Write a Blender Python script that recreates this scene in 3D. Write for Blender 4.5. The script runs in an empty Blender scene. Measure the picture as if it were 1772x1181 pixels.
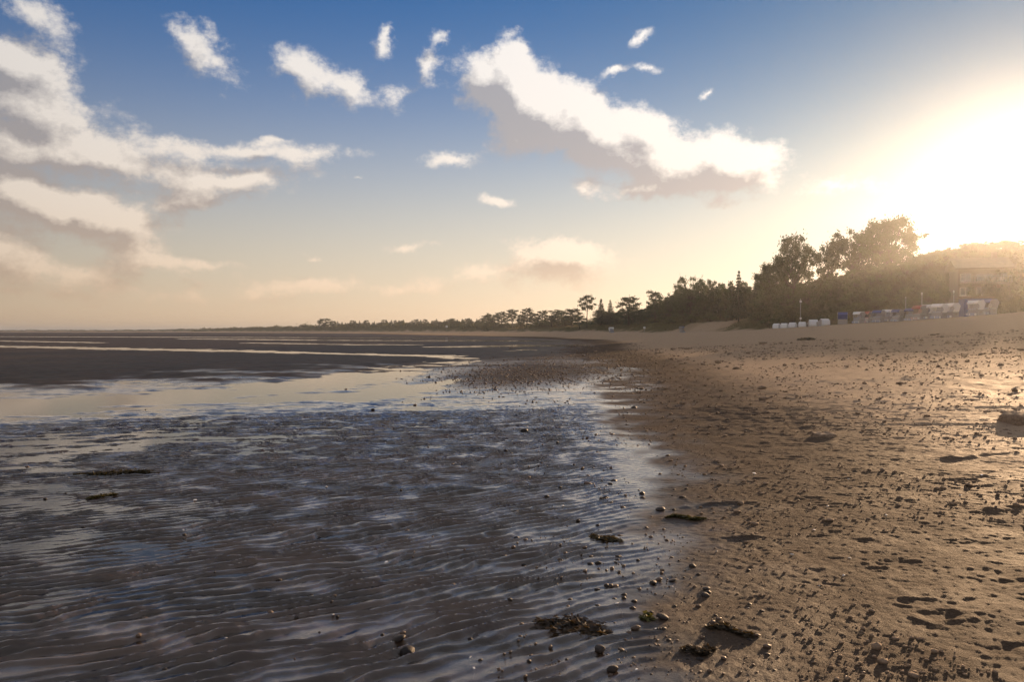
import bpy, bmesh, math, random
import numpy as np
from mathutils import Vector, Matrix

# ---------------------------------------------------------------- camera, sky, sun, exposure
scene = bpy.context.scene
COL = scene.collection
R = math.radians
PW, PH, FPX = 1772.0, 1181.0, 1378.2          # photograph size and focal length in its pixels (28 mm)
HORIZON = 574.0
CAM_H = 1.1
PITCH = math.atan((PH / 2 - HORIZON) / FPX)

cam_data = bpy.data.cameras.new('camera')
cam_data.lens = 28.0
cam_data.sensor_width = 36.0
cam_data.clip_start = 0.05
cam_data.clip_end = 30000.0
cam = bpy.data.objects.new('camera', cam_data)
cam.location = (0.0, 0.0, CAM_H)
cam.rotation_euler = (math.pi / 2 - PITCH, 0.0, 0.0)
COL.objects.link(cam)
scene.camera = cam

def pix_dir(px, py):
    """unit direction of a photograph pixel (x right, y ahead, z up)"""
    x = (px - PW / 2) / FPX
    z = (PH / 2 - py) / FPX
    c, s = math.cos(PITCH), math.sin(PITCH)
    v = Vector((x, c + z * s, -s + z * c))
    return v.normalized()

def pix_azel(px, py):
    d = pix_dir(px, py)
    return math.atan2(d.x, d.y), math.asin(d.z)

SUN_AZ, SUN_EL = R(33.6), R(7.1)
SUN_DIR = Vector((math.sin(SUN_AZ) * math.cos(SUN_EL), math.cos(SUN_AZ) * math.cos(SUN_EL), math.sin(SUN_EL)))

sun_data = bpy.data.lights.new('sun', 'SUN')
sun_data.energy = 4.2
sun_data.angle = R(0.55)
sun_data.color = (1.0, 0.65, 0.37)
sun = bpy.data.objects.new('sun', sun_data)
sun.rotation_euler = SUN_DIR.to_track_quat('Z', 'Y').to_euler()
sun.location = (60, 90, 60)
COL.objects.link(sun)

scene.view_settings.view_transform = 'Standard'
scene.view_settings.look = 'None'
scene.view_settings.exposure = 0.70
scene.view_settings.gamma = 1.0
scene.view_settings.use_curve_mapping = False
scene.cycles.use_denoising = True
scene.cycles.use_adaptive_sampling = True
scene.cycles.adaptive_threshold = 0.02
scene.cycles.max_bounces = 6
scene.cycles.diffuse_bounces = 3
scene.cycles.glossy_bounces = 3
scene.cycles.transmission_bounces = 4
scene.cycles.transparent_max_bounces = 8
scene.cycles.volume_bounces = 1
scene.cycles.sample_clamp_indirect = 4.0

class NT:
    """small helper for node trees"""
    def __init__(self, tree):
        self.t = tree
    def n(self, kind, **props):
        nd = self.t.nodes.new(kind)
        for k, v in props.items():
            setattr(nd, k, v)
        return nd
    def link(self, a, b):
        self.t.links.new(a, b)
    def put(self, sock, v):
        if isinstance(v, bpy.types.NodeSocket):
            self.t.links.new(v, sock)
        else:
            sock.default_value = v
    def math(self, op, a, b=0.0, c=0.0, clamp=False):
        nd = self.n('ShaderNodeMath', operation=op, use_clamp=clamp)
        for i, v in enumerate((a, b, c)):
            self.put(nd.inputs[i], v)
        return nd.outputs[0]
    def vmath(self, op, a, b=(0, 0, 0), scale=None):
        nd = self.n('ShaderNodeVectorMath', operation=op)
        self.put(nd.inputs[0], a)
        self.put(nd.inputs[1], b)
        if scale is not None:
            self.put(nd.inputs['Scale'], scale)
        return nd.outputs['Value'] if op in ('DOT_PRODUCT', 'LENGTH', 'DISTANCE') else nd.outputs[0]
    def mix(self, f, a, b, blend='MIX', clamp=True):
        nd = self.n('ShaderNodeMix', data_type='RGBA', blend_type=blend)
        nd.clamp_factor = clamp
        self.put(nd.inputs[0], f)
        for s, v in ((nd.inputs[6], a), (nd.inputs[7], b)):
            if not isinstance(v, bpy.types.NodeSocket) and len(v) == 3:
                v = (*v, 1.0)
            self.put(s, v)
        return nd.outputs[2]
    def ramp(self, x, a, b, lo=0.0, hi=1.0, smooth=True):
        nd = self.n('ShaderNodeMapRange', interpolation_type='SMOOTHSTEP' if smooth else 'LINEAR')
        nd.clamp = True
        self.put(nd.inputs[0], x)
        for i, v in enumerate((a, b, lo, hi)):
            self.put(nd.inputs[i + 1], v)
        return nd.outputs[0]
    def noise(self, vec, scale, detail=4.0, rough=0.55, dist=0.0, out=0, dim='3D'):
        nd = self.n('ShaderNodeTexNoise', noise_dimensions=dim)
        if vec is not None:
            self.put(nd.inputs['Vector'], vec)
        self.put(nd.inputs['Scale'], scale)
        nd.inputs['Detail'].default_value = detail
        nd.inputs['Roughness'].default_value = rough
        nd.inputs['Distortion'].default_value = dist
        return nd.outputs[out]

# clouds seen in the photograph: pixel centre, half sizes, tilt (degrees, clockwise), weight
CLOUDS = [
    (40, 180, 225, 78, 20, 1.0), (20, 95, 84, 30, 10, .8), (55, 20, 115, 42, 20, .62), (30, 245, 190, 26, 4, .42),
    (170, 284, 250, 24, 2, .55), (440, 261, 210, 20, -2, .8), (420, 313, 170, 32, -9, .8), (310, 350, 120, 22, -8, .5),
    (28, 325, 74, 52, 25, 1.0), (105, 366, 90, 36, 15, .9), (158, 352, 46, 36, 0, .7), (230, 386, 84, 32, 5, .85),
    (15, 430, 100, 44, 10, .8), (235, 438, 70, 32, 0, .8), (130, 470, 180, 24, 0, .45), (350, 455, 110, 16, -2, .55),
    (520, 492, 140, 24, 0, .5), (120, 500, 260, 26, 0, .35), (700, 500, 240, 22, 0, .4), (330, 520, 300, 24, 0, .3),
    (365, 108, 90, 50, 32, .55), (325, 68, 60, 30, 25, .42),
    (515, 115, 66, 40, 30, .55), (595, 145, 95, 48, 20, .66), (690, 165, 36, 36, -40, .42), (530, 165, 26, 42, 15, .36),
    (667, 82, 30, 30, 0, .66), (672, 58, 12, 22, 5, .45), (745, 95, 22, 56, 12, .5), (738, 120, 30, 30, 0, .36), (760, 55, 24, 16, -20, .5),
    (782, 278, 72, 22, -3, .7), (858, 347, 42, 17, 5, .75), (705, 427, 75, 16, -4, .6), (540, 445, 32, 14, 5, .55),
    (480, 240, 60, 10, -4, .5), (620, 307, 24, 6, 0, .45),
    (862, 130, 75, 70, 0, 1.1), (930, 185, 130, 75, 22, 1.15), (1030, 215, 130, 66, 20, 1.0), (885, 90, 36, 30, 0, .6),
    (890, 240, 50, 36, 0, .7), (1130, 220, 55, 44, 30, .65), (1170, 280, 190, 60, 6, 1.05), (1250, 262, 60, 46, 0, .6),
    (1290, 292, 76, 38, 8, .75), (1165, 325, 100, 26, 0, .55),
    (1113, 62, 36, 14, -24, .75), (1067, 114, 28, 11, -30, .7), (1122, 112, 36, 16, 10, .6), (1220, 163, 20, 12, -15, .6),
    (1008, 325, 30, 22, -10, .6), (1090, 330, 80, 18, -8, .45), (1255, 353, 50, 12, 0, .4), (1450, 330, 110, 28, 0, .5),
    (965, 438, 120, 32, 2, .9), (1010, 440, 60, 30, 10, .5), (840, 470, 140, 22, -4, .55), (1000, 480, 170, 34, 0, .5),
]

def build_world():
    w = bpy.data.worlds.new('World')
    scene.world = w
    w.use_nodes = True
    w.cycles.sampling_method = 'MANUAL'
    w.cycles.sample_map_resolution = 512
    t = w.node_tree
    t.nodes.clear()

    # cloud thickness as a function of azimuth/elevation (a group, sampled twice: here and a little towards the sun)
    g = bpy.data.node_groups.new('cloud_field', 'ShaderNodeTree')
    g.interface.new_socket('Vector', in_out='INPUT', socket_type='NodeSocketVector')
    g.interface.new_socket('Density', in_out='OUTPUT', socket_type='NodeSocketFloat')
    g.interface.new_socket('Bulk', in_out='OUTPUT', socket_type='NodeSocketFloat')
    k = NT(g)
    gin, gout = k.n('NodeGroupInput'), k.n('NodeGroupOutput')
    p0 = gin.outputs[0]
    warp = k.vmath('SUBTRACT', k.noise(p0, 9.0, 3.0, 0.6, out=1), (0.5, 0.5, 0.5))
    p1 = k.vmath('ADD', p0, k.vmath('MULTIPLY', warp, (0.036, 0.024, 0.0)))
    warp2 = k.vmath('SUBTRACT', k.noise(p0, 34.0, 4.0, 0.62, out=1), (0.5, 0.5, 0.5))
    p = k.vmath('ADD', p1, k.vmath('MULTIPLY', warp2, (0.030, 0.024, 0.0)))
    acc = 0.0
    for (cx, cy, rx, ry, rot, wt) in CLOUDS:
        az, el = pix_azel(cx, cy)
        m = k.n('ShaderNodeMapping', vector_type='TEXTURE')
        m.inputs['Location'].default_value = (az, el, 0)
        m.inputs['Rotation'].default_value = (0, 0, -R(rot))
        m.inputs['Scale'].default_value = (1.62 * rx / FPX, 1.62 * ry / FPX, 1.0)
        k.link(p, m.inputs['Vector'])
        gr = k.n('ShaderNodeTexGradient', gradient_type='QUADRATIC_SPHERE')
        k.link(m.outputs[0], gr.inputs[0])
        acc = k.math('MULTIPLY_ADD', gr.outputs['Fac'], wt, acc)
    # unseen sky all round and overhead: broken cloud, thickened for whiter light and reflections
    sep = k.n('ShaderNodeSeparateXYZ')
    k.link(p0, sep.inputs[0])
    outside = k.math('MAXIMUM',
                     k.ramp(k.math('ABSOLUTE', sep.outputs[0]), R(34), R(44)),
                     k.ramp(sep.outputs[1], R(24), R(31)))
    low = k.noise(k.vmath('MULTIPLY', p, (1.0, 2.2, 1.0)), 2.6, 2.0, 0.5)
    acc = k.math('MULTIPLY_ADD', outside, k.ramp(low, 0.37, 0.56, 0.0, 0.9), acc)
    k.link(acc, gout.inputs[1])
    fine = k.noise(k.vmath('MULTIPLY', p0, (1.0, 1.35, 1.0)), 22.0, 9.0, 0.68)
    d = k.math('ADD', acc, k.math('MULTIPLY', k.math('SUBTRACT', fine, 0.5), 1.35))
    d = k.math('MULTIPLY', d, k.ramp(acc, 0.02, 0.16))
    k.link(k.math('MAXIMUM', k.math('SUBTRACT', d, 0.16), 0.0), gout.inputs[0])

    k = NT(t)
    co = k.n('ShaderNodeTexCoord').outputs['Generated']
    sep = k.n('ShaderNodeSeparateXYZ')
    k.link(co, sep.inputs[0])
    az = k.math('ARCTAN2', sep.outputs[0], sep.outputs[1])
    el = k.math('ARCSINE', sep.outputs[2])
    cmb = k.n('ShaderNodeCombineXYZ')
    k.link(az, cmb.inputs[0])
    k.link(el, cmb.inputs[1])
    cvec = cmb.outputs[0]

    sky = k.n('ShaderNodeTexSky', sky_type='NISHITA')
    sky.sun_disc = False
    sky.sun_elevation = SUN_EL
    sky.sun_rotation = SUN_AZ
    sky.altitude = 0.0
    sky.air_density = 1.0
    sky.dust_density = 0.6
    sky.ozone_density = 2.5
    sund = k.vmath('DOT_PRODUCT', co, tuple(SUN_DIR))
    theta = k.math('ARCCOSINE', k.math('MINIMUM', sund, 0.99999))

    near_sun = k.math('EXPONENT', k.math('MULTIPLY', theta, -1.0 / R(24)))
    tint = k.mix(k.math('MULTIPLY', near_sun, 1.3), (0.055, 0.385, 0.72), (0.05, 0.12, 0.20))
    base = k.vmath('MULTIPLY', sky.outputs[0], tint)

    def grp(vec):
        nd = k.n('ShaderNodeGroup')
        nd.node_tree = g
        k.put(nd.inputs[0], vec)
        return nd.outputs[0], nd.outputs[1]
    d0, a0 = grp(cvec)
    d1, a1 = grp(k.vmath('ADD', cvec, (0.014, 0.022, 0.0)))

    elpos = k.math('MAXIMUM', el, 0.0)
    # clouds: thin rims glow, thick hearts are grey, the side towards the sun is brighter
    cover = k.ramp(d0, 0.0, 0.48)
    trans = k.math('EXPONENT', k.math('MULTIPLY', d0, -2.4))
    bulk = k.math('MULTIPLY', k.math('SUBTRACT', a0, a1), 0.38)
    side = k.math('MULTIPLY', k.math('SUBTRACT', d0, d1), 1.7)
    lit = k.math('ADD', k.math('MULTIPLY_ADD', trans, 0.50, 0.17), k.math('ADD', side, bulk), clamp=True)
    lowness = k.math('EXPONENT', k.math('MULTIPLY', elpos, -1.0 / R(9)))
    shade_c = k.mix(lowness, (1.9, 1.95, 2.15), (2.6, 2.0, 1.5))
    lit_c = k.mix(lowness, (4.9, 4.7, 4.5), (5.2, 4.0, 2.8))
    cl = k.mix(lit, shade_c, lit_c)
    sunward = k.ramp(theta, R(66), R(14), 0.0, 1.0, smooth=False)
    cl = k.vmath('SCALE', cl, scale=k.math('MULTIPLY_ADD', sunward, 0.40, 0.80))
    # warm, dusty air below, brighter towards the sun; the clouds stand in it
    wide = k.math('DIVIDE', elpos, R(13.0))
    wide = k.math('MULTIPLY', k.math('EXPONENT', k.math('MULTIPLY', k.math('MULTIPLY', wide, wide), -1.0)), 0.86)
    wide_c = k.vmath('SCALE', (3.55, 3.25, 2.55), scale=k.math('MULTIPLY_ADD', sunward, 0.72, 0.80))
    col = k.mix(wide, base, wide_c)
    col = k.mix(k.math('MULTIPLY', cover, 0.92), col, cl)
    low = k.math('MULTIPLY', k.math('EXPONENT', k.math('MULTIPLY', elpos, -1.0 / R(4.5))), 0.86)
    low_c = k.vmath('SCALE', (3.9, 2.55, 1.50), scale=k.math('MULTIPLY_ADD', sunward, 1.0, 0.85))
    col = k.mix(low, col, low_c)
    # aureole round the low sun
    au = k.math('ADD',
                k.math('MULTIPLY', k.math('EXPONENT', k.math('MULTIPLY', theta, -1.0 / R(6.0))), 0.4),
                k.math('MULTIPLY', k.math('EXPONENT', k.math('MULTIPLY', theta, -1.0 / R(2.0))), 26.0))
    col = k.vmath('ADD', col, k.vmath('SCALE', (1.0, 0.88, 0.72), scale=au))
    bg = k.n('ShaderNodeBackground')
    k.link(col, bg.inputs['Color'])
    bg.inputs['Strength'].default_value = 0.125
    out = k.n('ShaderNodeOutputWorld')
    k.link(bg.outputs[0], out.inputs['Surface'])

build_world()

# ---------------------------------------------------------------- helpers
def sstep(a, b, x):
    t = np.clip((x - a) / (b - a), 0.0, 1.0)
    return t * t * (3 - 2 * t)

_perm = np.random.RandomState(7).permutation(512)
_perm = np.concatenate([_perm, _perm])
_ang = np.random.RandomState(8).rand(1024) * 2 * np.pi
_gx, _gy = np.cos(_ang), np.sin(_ang)

def gnoise(x, y):
    xi, yi = np.floor(x).astype(np.int64), np.floor(y).astype(np.int64)
    xf, yf = x - xi, y - yi
    xi &= 511
    yi &= 511
    u, v = xf * xf * xf * (xf * (xf * 6 - 15) + 10), yf * yf * yf * (yf * (yf * 6 - 15) + 10)
    x1, y1 = (xi + 1) & 511, (yi + 1) & 511
    def g(ix, iy, fx, fy):
        h = _perm[_perm[ix] + iy]
        return _gx[h] * fx + _gy[h] * fy
    a = g(xi, yi, xf, yf)
    b = g(x1, yi, xf - 1, yf)
    c = g(xi, y1, xf, yf - 1)
    d = g(x1, y1, xf - 1, yf - 1)
    return (a + (b - a) * u + (c - a) * v + (a - b - c + d) * u * v) * 1.5

def fbm(x, y, octaves=4, gain=0.5, seed=0.0):
    out, amp, f = 0.0, 1.0, 1.0
    for i in range(octaves):
        out = out + amp * gnoise(x * f + seed + 17.3 * i, y * f - seed * 1.7 + 9.1 * i)
        amp *= gain
        f *= 2.03
    return out

def curve(pts):
    a = np.array(pts, dtype=float)
    return lambda t: np.interp(t, a[:, 0], a[:, 1])

# plan of the place (metres; x right, y ahead of the camera): edge of the wet flat, foot of the dunes
edge_x = curve([(-60, .2), (0, .45), (2.5, .62), (5, .85), (10, 1.3), (23, 2.7), (47, 3.9), (63, 6.5), (90, 8), (150, 0),
                (250, -35), (400, -75), (700, -240), (1000, -500), (1250, -800), (1600, -1500)])
foot_x = curve([(-60, 78), (0, 73), (60, 68), (95, 61), (110, 53), (125, 46), (150, 41), (190, 42), (270, 25), (450, -12),
                (750, -178), (1000, -360), (1150, -470), (1250, -620), (1600, -1400)])
foot_z = curve([(-60, 4.4), (0, 4.4), (60, 4.1), (88, 3.75), (105, 2.8), (125, 1.6), (150, 1.0), (190, .65), (270, .8), (2000, .9)])
hill_h = curve([(-60, 4.0), (40, 4.2), (70, 5.2), (88, 7.2), (97, 9.3), (112, 10.4), (122, 10.4), (134, 8.6), (150, 6.4), (190, 4.6), (270, 2.6), (450, 2.8), (900, 3.0), (1150, 2.2), (1300, .2)])

WATER_STRIPS = [   # ((pixel x, pixel y, half height), ...), depth: where the photograph shows standing water
    (((-500, 748, 16), (-200, 726, 13), (0, 710, 12), (200, 695, 10), (430, 677, 11), (560, 658, 16), (680, 643, 17), (800, 622, 10), (900, 610, 5), (1040, 600, 2.4)), .040),
    (((420, 694, 3), (520, 690, 5), (650, 682, 9), (760, 667, 9), (805, 655, 4)), .034),
    (((-500, 586, 1.0), (-300, 592, 1.3), (0, 600, 1.7), (300, 606, 2.1), (600, 613, 2.6), (780, 617, 3.0)), .060),
    (((-500, 586, .8), (0, 590.5, .9), (175, 593.5, .9)), .06),
    (((330, 587, .6), (600, 589.5, .9), (900, 590.5, 1.0), (1000, 592, 1.0)), .06),
    (((440, 594, .7), (620, 597, .9), (720, 597, .6)), .06),
    (((760, 601, .9), (900, 599, 1.8), (1050, 598, 1.3)), .06),
    (((0, 583, .5), (500, 584.5, .6), (800, 586, .7)), .06),
    (((-200, 800, 14), (60, 790, 22), (300, 765, 8)), .009),
    (((-300, 860, 14), (60, 855, 26), (230, 840, 8)), .008),
]
SLIDE = (47.0, 188.0)     # the bare sand slide in the dunes
FOOTPRINTS = []     # x, y, angle, half length, half width, depth (filled below from the photograph)
RIDGES = []         # x0, y0, x1, y1, width, height

def plan(X, Y):
    """signed distance past the flat's edge, past the dune foot, and the fraction across the beach"""
    ex, fx = edge_x(Y), foot_x(Y)
    s = (X - ex)
    s2 = (X - fx)
    # distances measured roughly square to the coast where it runs obliquely
    k = np.where(Y > 120, 0.6, 1.0)
    return s * k, s2 * np.where(Y > 230, 0.55, np.where(Y > 92, 0.75, 1.0)), np.clip(s / np.maximum(fx - ex, 1.0), 0, None)

def wedge(px, py):
    """the dark gravelly spit between the channel and the wet sand"""
    q = ((px - 925) / 175) ** 2 + ((py - 648 + 0.06 * (px - 925)) / 27) ** 2
    return np.exp(-q * q)

def bank_mask(px, py, X, Y):
    """the dark dry bank across the channel"""
    return sstep(684, 668, py + 0.05 * px * (px > 0) + 20 * fbm(X / 2.4, Y / 1.6, 4, seed=1.0)) * sstep(606, 612, py)

def height(X, Y, fine=True):
    X, Y = np.atleast_1d(np.asarray(X, float)), np.atleast_1d(np.asarray(Y, float))
    s, s2, t = plan(X, Y)
    r = np.hypot(X, Y)
    Yp = np.maximum(Y, 0.6)
    px = PW / 2 + FPX * X / Yp
    py = HORIZON + CAM_H * FPX / Yp
    # --- tidal flat
    far = sstep(15, 60, r)
    m = 0.0062 + 0.0165 * far + fbm(X / 3.1, Y / 2.2, 3, seed=3.1) * 0.009 * (1 - 0.65 * sstep(9, 5, r))
    m = m + fbm(X / 0.9, Y / 0.45, 3, seed=5.0) * 0.006
    m = m + 0.0012 * sstep(7.5, 4.5, r)
    m = m + fbm(X / 0.85, Y / 0.24, 3, seed=6.0) * 0.015 * sstep(7, 11, r) * sstep(42, 22, r)
    bank = bank_mask(px, py, X, Y)
    m = m + 0.035 * bank
    m = m - 0.007 * sstep(620, 250, px) * sstep(600, 720, py) * sstep(1180, 900, py)
    zone = 0.45 + 0.05 * np.clip(Y, 0, 60)
    m = m + 0.030 * wedge(px, py)
    m = m + 0.034 * sstep(-2.6 * zone, 0.0, s) ** 1.5
    front = Y > 1.0
    wob = 9.0 * fbm(X / 1.5, Y / 0.9, 4, seed=12.0)
    for pts, depth in WATER_STRIPS:
        a = np.array(pts)
        c = np.interp(px, a[:, 0], a[:, 1])
        h = np.interp(px, a[:, 0], a[:, 2])
        tap = sstep(a[0, 0] - 60, a[0, 0] + 20, px) * sstep(a[-1, 0] + 40, a[-1, 0] - 30, px)
        q = (py - c + wob * np.clip(h / 16, 0, 1)) / np.maximum(h, 0.3)
        m = m - np.where(front, depth * tap * np.exp(-np.abs(q) ** 3), 0.0)
    far_sea = sstep(1300, 1700, r) * sstep(200, -200, X)
    m = m - 0.3 * far_sea + 0.12 * np.exp(-((r - 900) / 160) ** 2) * sstep(-0.2, -0.45, X / Yp)
    if fine:
        # sand ripples, crests running off to the right
        ca, sa = math.cos(R(30)), math.sin(R(30))
        wx = fbm(X / 0.55, Y / 0.40, 3, seed=21.0)
        wy = fbm(X / 0.16, Y / 0.13, 2, seed=23.0)
        v = -sa * X + ca * Y + 0.062 * wx + 0.013 * wy
        lam = 0.076
        ph = v / lam * 2 * np.pi
        rip = np.sin(ph + 0.60 * np.sin(ph))
        amp = 0.0084 * np.clip(0.95 + 0.9 * fbm(X / 0.28, Y / 0.22, 3, seed=27.0), 0.05, 1.8)
        rip = rip + 0.30 * fbm(X / 0.14, Y / 0.045, 2, seed=28.0)
        near = sstep(15, 9, r)
        edge_f = (sstep(0.25, -0.9, s) * 0.9 + 0.1 * sstep(0.4, -0.1, s)) * (1 - 0.8 * wedge(px, py))
        m = m + rip * amp * near * edge_f
        v2 = -sa * X * 0.7 + ca * Y + 0.25 * fbm(X / 1.4, Y / 0.9, 2, seed=29.0)
        m = m + np.sin(v2 / 0.33 * 2 * np.pi) * 0.006 * sstep(5, 10, r) * sstep(60, 20, r) * edge_f
        m = m + fbm(X / 0.055, Y / 0.040, 3, seed=31.0) * 0.0018 * sstep(12, 6, r)
    # --- beach
    zf = foot_z(Y)
    b = 0.03 + zf * (0.62 * np.minimum(t, 1) + 0.38 * np.minimum(t, 1) ** 2)
    b = b + fbm(X / 7.0, Y / 5.0, 3, seed=41.0) * 0.10 * sstep(1.0, 14, s)
    b = b + fbm(X / 1.5, Y / 1.1, 3, seed=43.0) * 0.015 * sstep(0.1, 4, s)
    if fine:
        b = b + fbm(X / 0.30, Y / 0.22, 3, seed=45.0) * (0.0045 + 0.010 * sstep(5, 11, Y)) * sstep(0.0, 1.2, s)
        lump = np.clip(fbm(X / 0.13, Y / 0.11, 3, seed=47.0) - 0.25, 0, 1)
        b = b + lump * 0.006 * sstep(0.3, 2.5, s)
        b = b + fbm(X / 0.045, Y / 0.035, 3, seed=49.0) * 0.0027
        b = b + np.clip(fbm(X / 0.07, Y / 0.06, 2, seed=50.0) - 0.30, 0, 1) * 0.0040 * sstep(0.3, 1.5, s)
        for (x, y, a, hl, hw, dep) in FOOTPRINTS:
            msk = (np.abs(X - x) < 0.5) & (np.abs(Y - y) < 0.5)
            if not msk.any():
                continue
            dx, dy = X[msk] - x, Y[msk] - y
            u = (dx * math.cos(a) + dy * math.sin(a)) / hl
            v = (-dx * math.sin(a) + dy * math.cos(a)) / hw
            q = np.sqrt(u * u + v * v) * (1 + 0.38 * fbm(dx * 11 + x * 7, dy * 11 + y * 5, 3))
            rim = 0.75 * np.exp(-((q - 1.16) / 0.22) ** 2) * np.clip(0.5 + 1.6 * gnoise(dx * 7 + x * 3, dy * 7 - y * 9), 0, 1.1)
            b[msk] += 0.21 * dep * (rim - sstep(1.05, 0.45, q))
        for (x0, y0, x1, y1, w, hgt) in RIDGES:
            L2 = (x1 - x0) ** 2 + (y1 - y0) ** 2
            tt = np.clip(((X - x0) * (x1 - x0) + (Y - y0) * (y1 - y0)) / L2, 0, 1)
            d = np.hypot(X - x0 - tt * (x1 - x0), Y - y0 - tt * (y1 - y0) + 0.03 * gnoise(X * 5, Y * 3))
            b = b + 0.55 * hgt * np.clip(0.8 + 1.2 * gnoise(X * 6 + 3, Y * 6), 0.1, 1.5) * np.exp(-(d / w) ** 2) * np.sin(np.pi * np.clip(tt * 0.9 + 0.05, 0, 1))
    # --- dunes and the wooded bank behind
    hh = hill_h(Y)
    up = sstep(0.0, 26.0, s2) * 0.35 + sstep(4.0, 19.0, s2) * 0.65
    roll = fbm(X / 9.0, Y / 9.0, 3, seed=51.0)
    hz = hh * up * (1 + 0.10 * roll) + sstep(0.0, 3.0, s2) * 0.35 * (0.6 + fbm(X / 4.0, Y / 4.0, 3, seed=53.0)) + roll * 0.5 * sstep(0, 8, s2)
    hz = hz + 2.1 * sstep(135, 175, Y) * sstep(0.0, 6.5, s2) * (0.8 + 0.5 * fbm(X / 14.0, Y / 14.0, 2, seed=57.0))
    hz = hz - hh * 0.5 * sstep(45, 110, s2)
    hz = hz * (s2 > 0)
    w = sstep(-0.35, 0.30, s + 0.14 * fbm(X / 0.7, Y / 0.8, 3, seed=61.0) * np.clip(Y / 6.0, 0.6, 6))
    land = m * (1 - w) + b * w + hz
    return land, s, s2, t, w

def h1(x, y, fine=True):
    return float(height(x, y, fine)[0][0])

def ground_hit(px, py):
    """point of the ground seen at a photograph pixel"""
    d = pix_dir(px, py)
    ys = 1.4 * 1.012 ** np.arange(560)
    k = ys / d.y
    z = CAM_H + k * d.z
    g = height(k * d.x, ys, False)[0]
    i = np.argmax(z < g)
    if not (z < g).any():
        i = int(np.argmin(z - g))
    return float(k[i] * d.x), float(ys[i])

for (px, py, hl, hw, dep, ang) in [(1400, 866, .15, .075, .022, .2), (1548, 975, .15, .085, .030, .1), (1500, 942, .12, .07, .018, .3),
                                   (1625, 1066, .15, .08, .028, .0), (1585, 1042, .11, .07, .016, -.2), (1310, 832, .13, .07, .02, .3),
                                   (1660, 835, .15, .09, .028, .1), (1700, 828, .12, .08, .022, .2), (1755, 1010, .12, .07, .02, .1),
                                   (1755, 1125, .14, .08, .026, .1), (1440, 925, .11, .06, .016, .3), (1545, 798, .12, .07, .022, .4),
                                   (1370, 795, .13, .08, .02, .2), (1480, 720, .16, .09, .03, .3), (1600, 700, .16, .1, .03, .1),
                                   (1310, 950, .10, .05, .012, .2), (1690, 690, .16, .1, .03, .0), (1530, 660, .18, .1, .03, .2)]:
    x, y = ground_hit(px, py)
    FOOTPRINTS.append((x, y, ang, hl * .68, hw * .68, dep))
_rng = np.random.RandomState(5)
for i in range(46):
    y = 3.0 + 22 * _rng.rand() ** 1.4
    x = edge_x(y) + 0.9 + (0.62 * y - 0.6) * _rng.rand()
    FOOTPRINTS.append((float(x), float(y), _rng.uniform(-.6, .6), _rng.uniform(.06, .13), _rng.uniform(.035, .06), _rng.uniform(.004, .009)))
for (x0, y0, x1, y1, w, hg) in [(1600, 800, 1745, 786, .05, .035), (1165, 882, 1320, 868, .035, .022), (1690, 886, 1790, 878, .05, .03),
                                (1230, 935, 1330, 928, .03, .016), (1390, 985, 1490, 975, .03, .012), (1300, 770, 1360, 765, .05, .02),
                                (1240, 815, 1330, 806, .04, .016), (1730, 1130, 1800, 1140, .04, .02)]:
    a, b_ = ground_hit(x0, y0), ground_hit(x1, y1)
    RIDGES.append((*a, *b_, w, hg))

# ---------------------------------------------------------------- materials
def new_mat(name):
    m = bpy.data.materials.new(name)
    m.use_nodes = True
    k = NT(m.node_tree)
    return m, k, m.node_tree.nodes['Principled BSDF']

def simple_mat(name, col, rough=0.7, var=0.25, scale=8.0, metallic=0.0, bump=0.0, translucent=None):
    m, k, b = new_mat(name)
    co = k.n('ShaderNodeTexCoord').outputs['Object']
    n = k.noise(co, scale, 4.0)
    dark = tuple(c * (1 - var) for c in col)
    light = tuple(min(c * (1 + var), 0.95) for c in col)
    k.link(k.mix(k.ramp(n, 0.3, 0.7), dark, light), b.inputs['Base Color'])
    b.inputs['Roughness'].default_value = rough
    b.inputs['Metallic'].default_value = metallic
    if bump:
        bp = k.n('ShaderNodeBump')
        bp.inputs['Strength'].default_value = bump
        bp.inputs['Distance'].default_value = 0.02
        k.link(k.noise(co, scale * 4, 3.0), bp.inputs['Height'])
        k.link(bp.outputs[0], b.inputs['Normal'])
    return m

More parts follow.
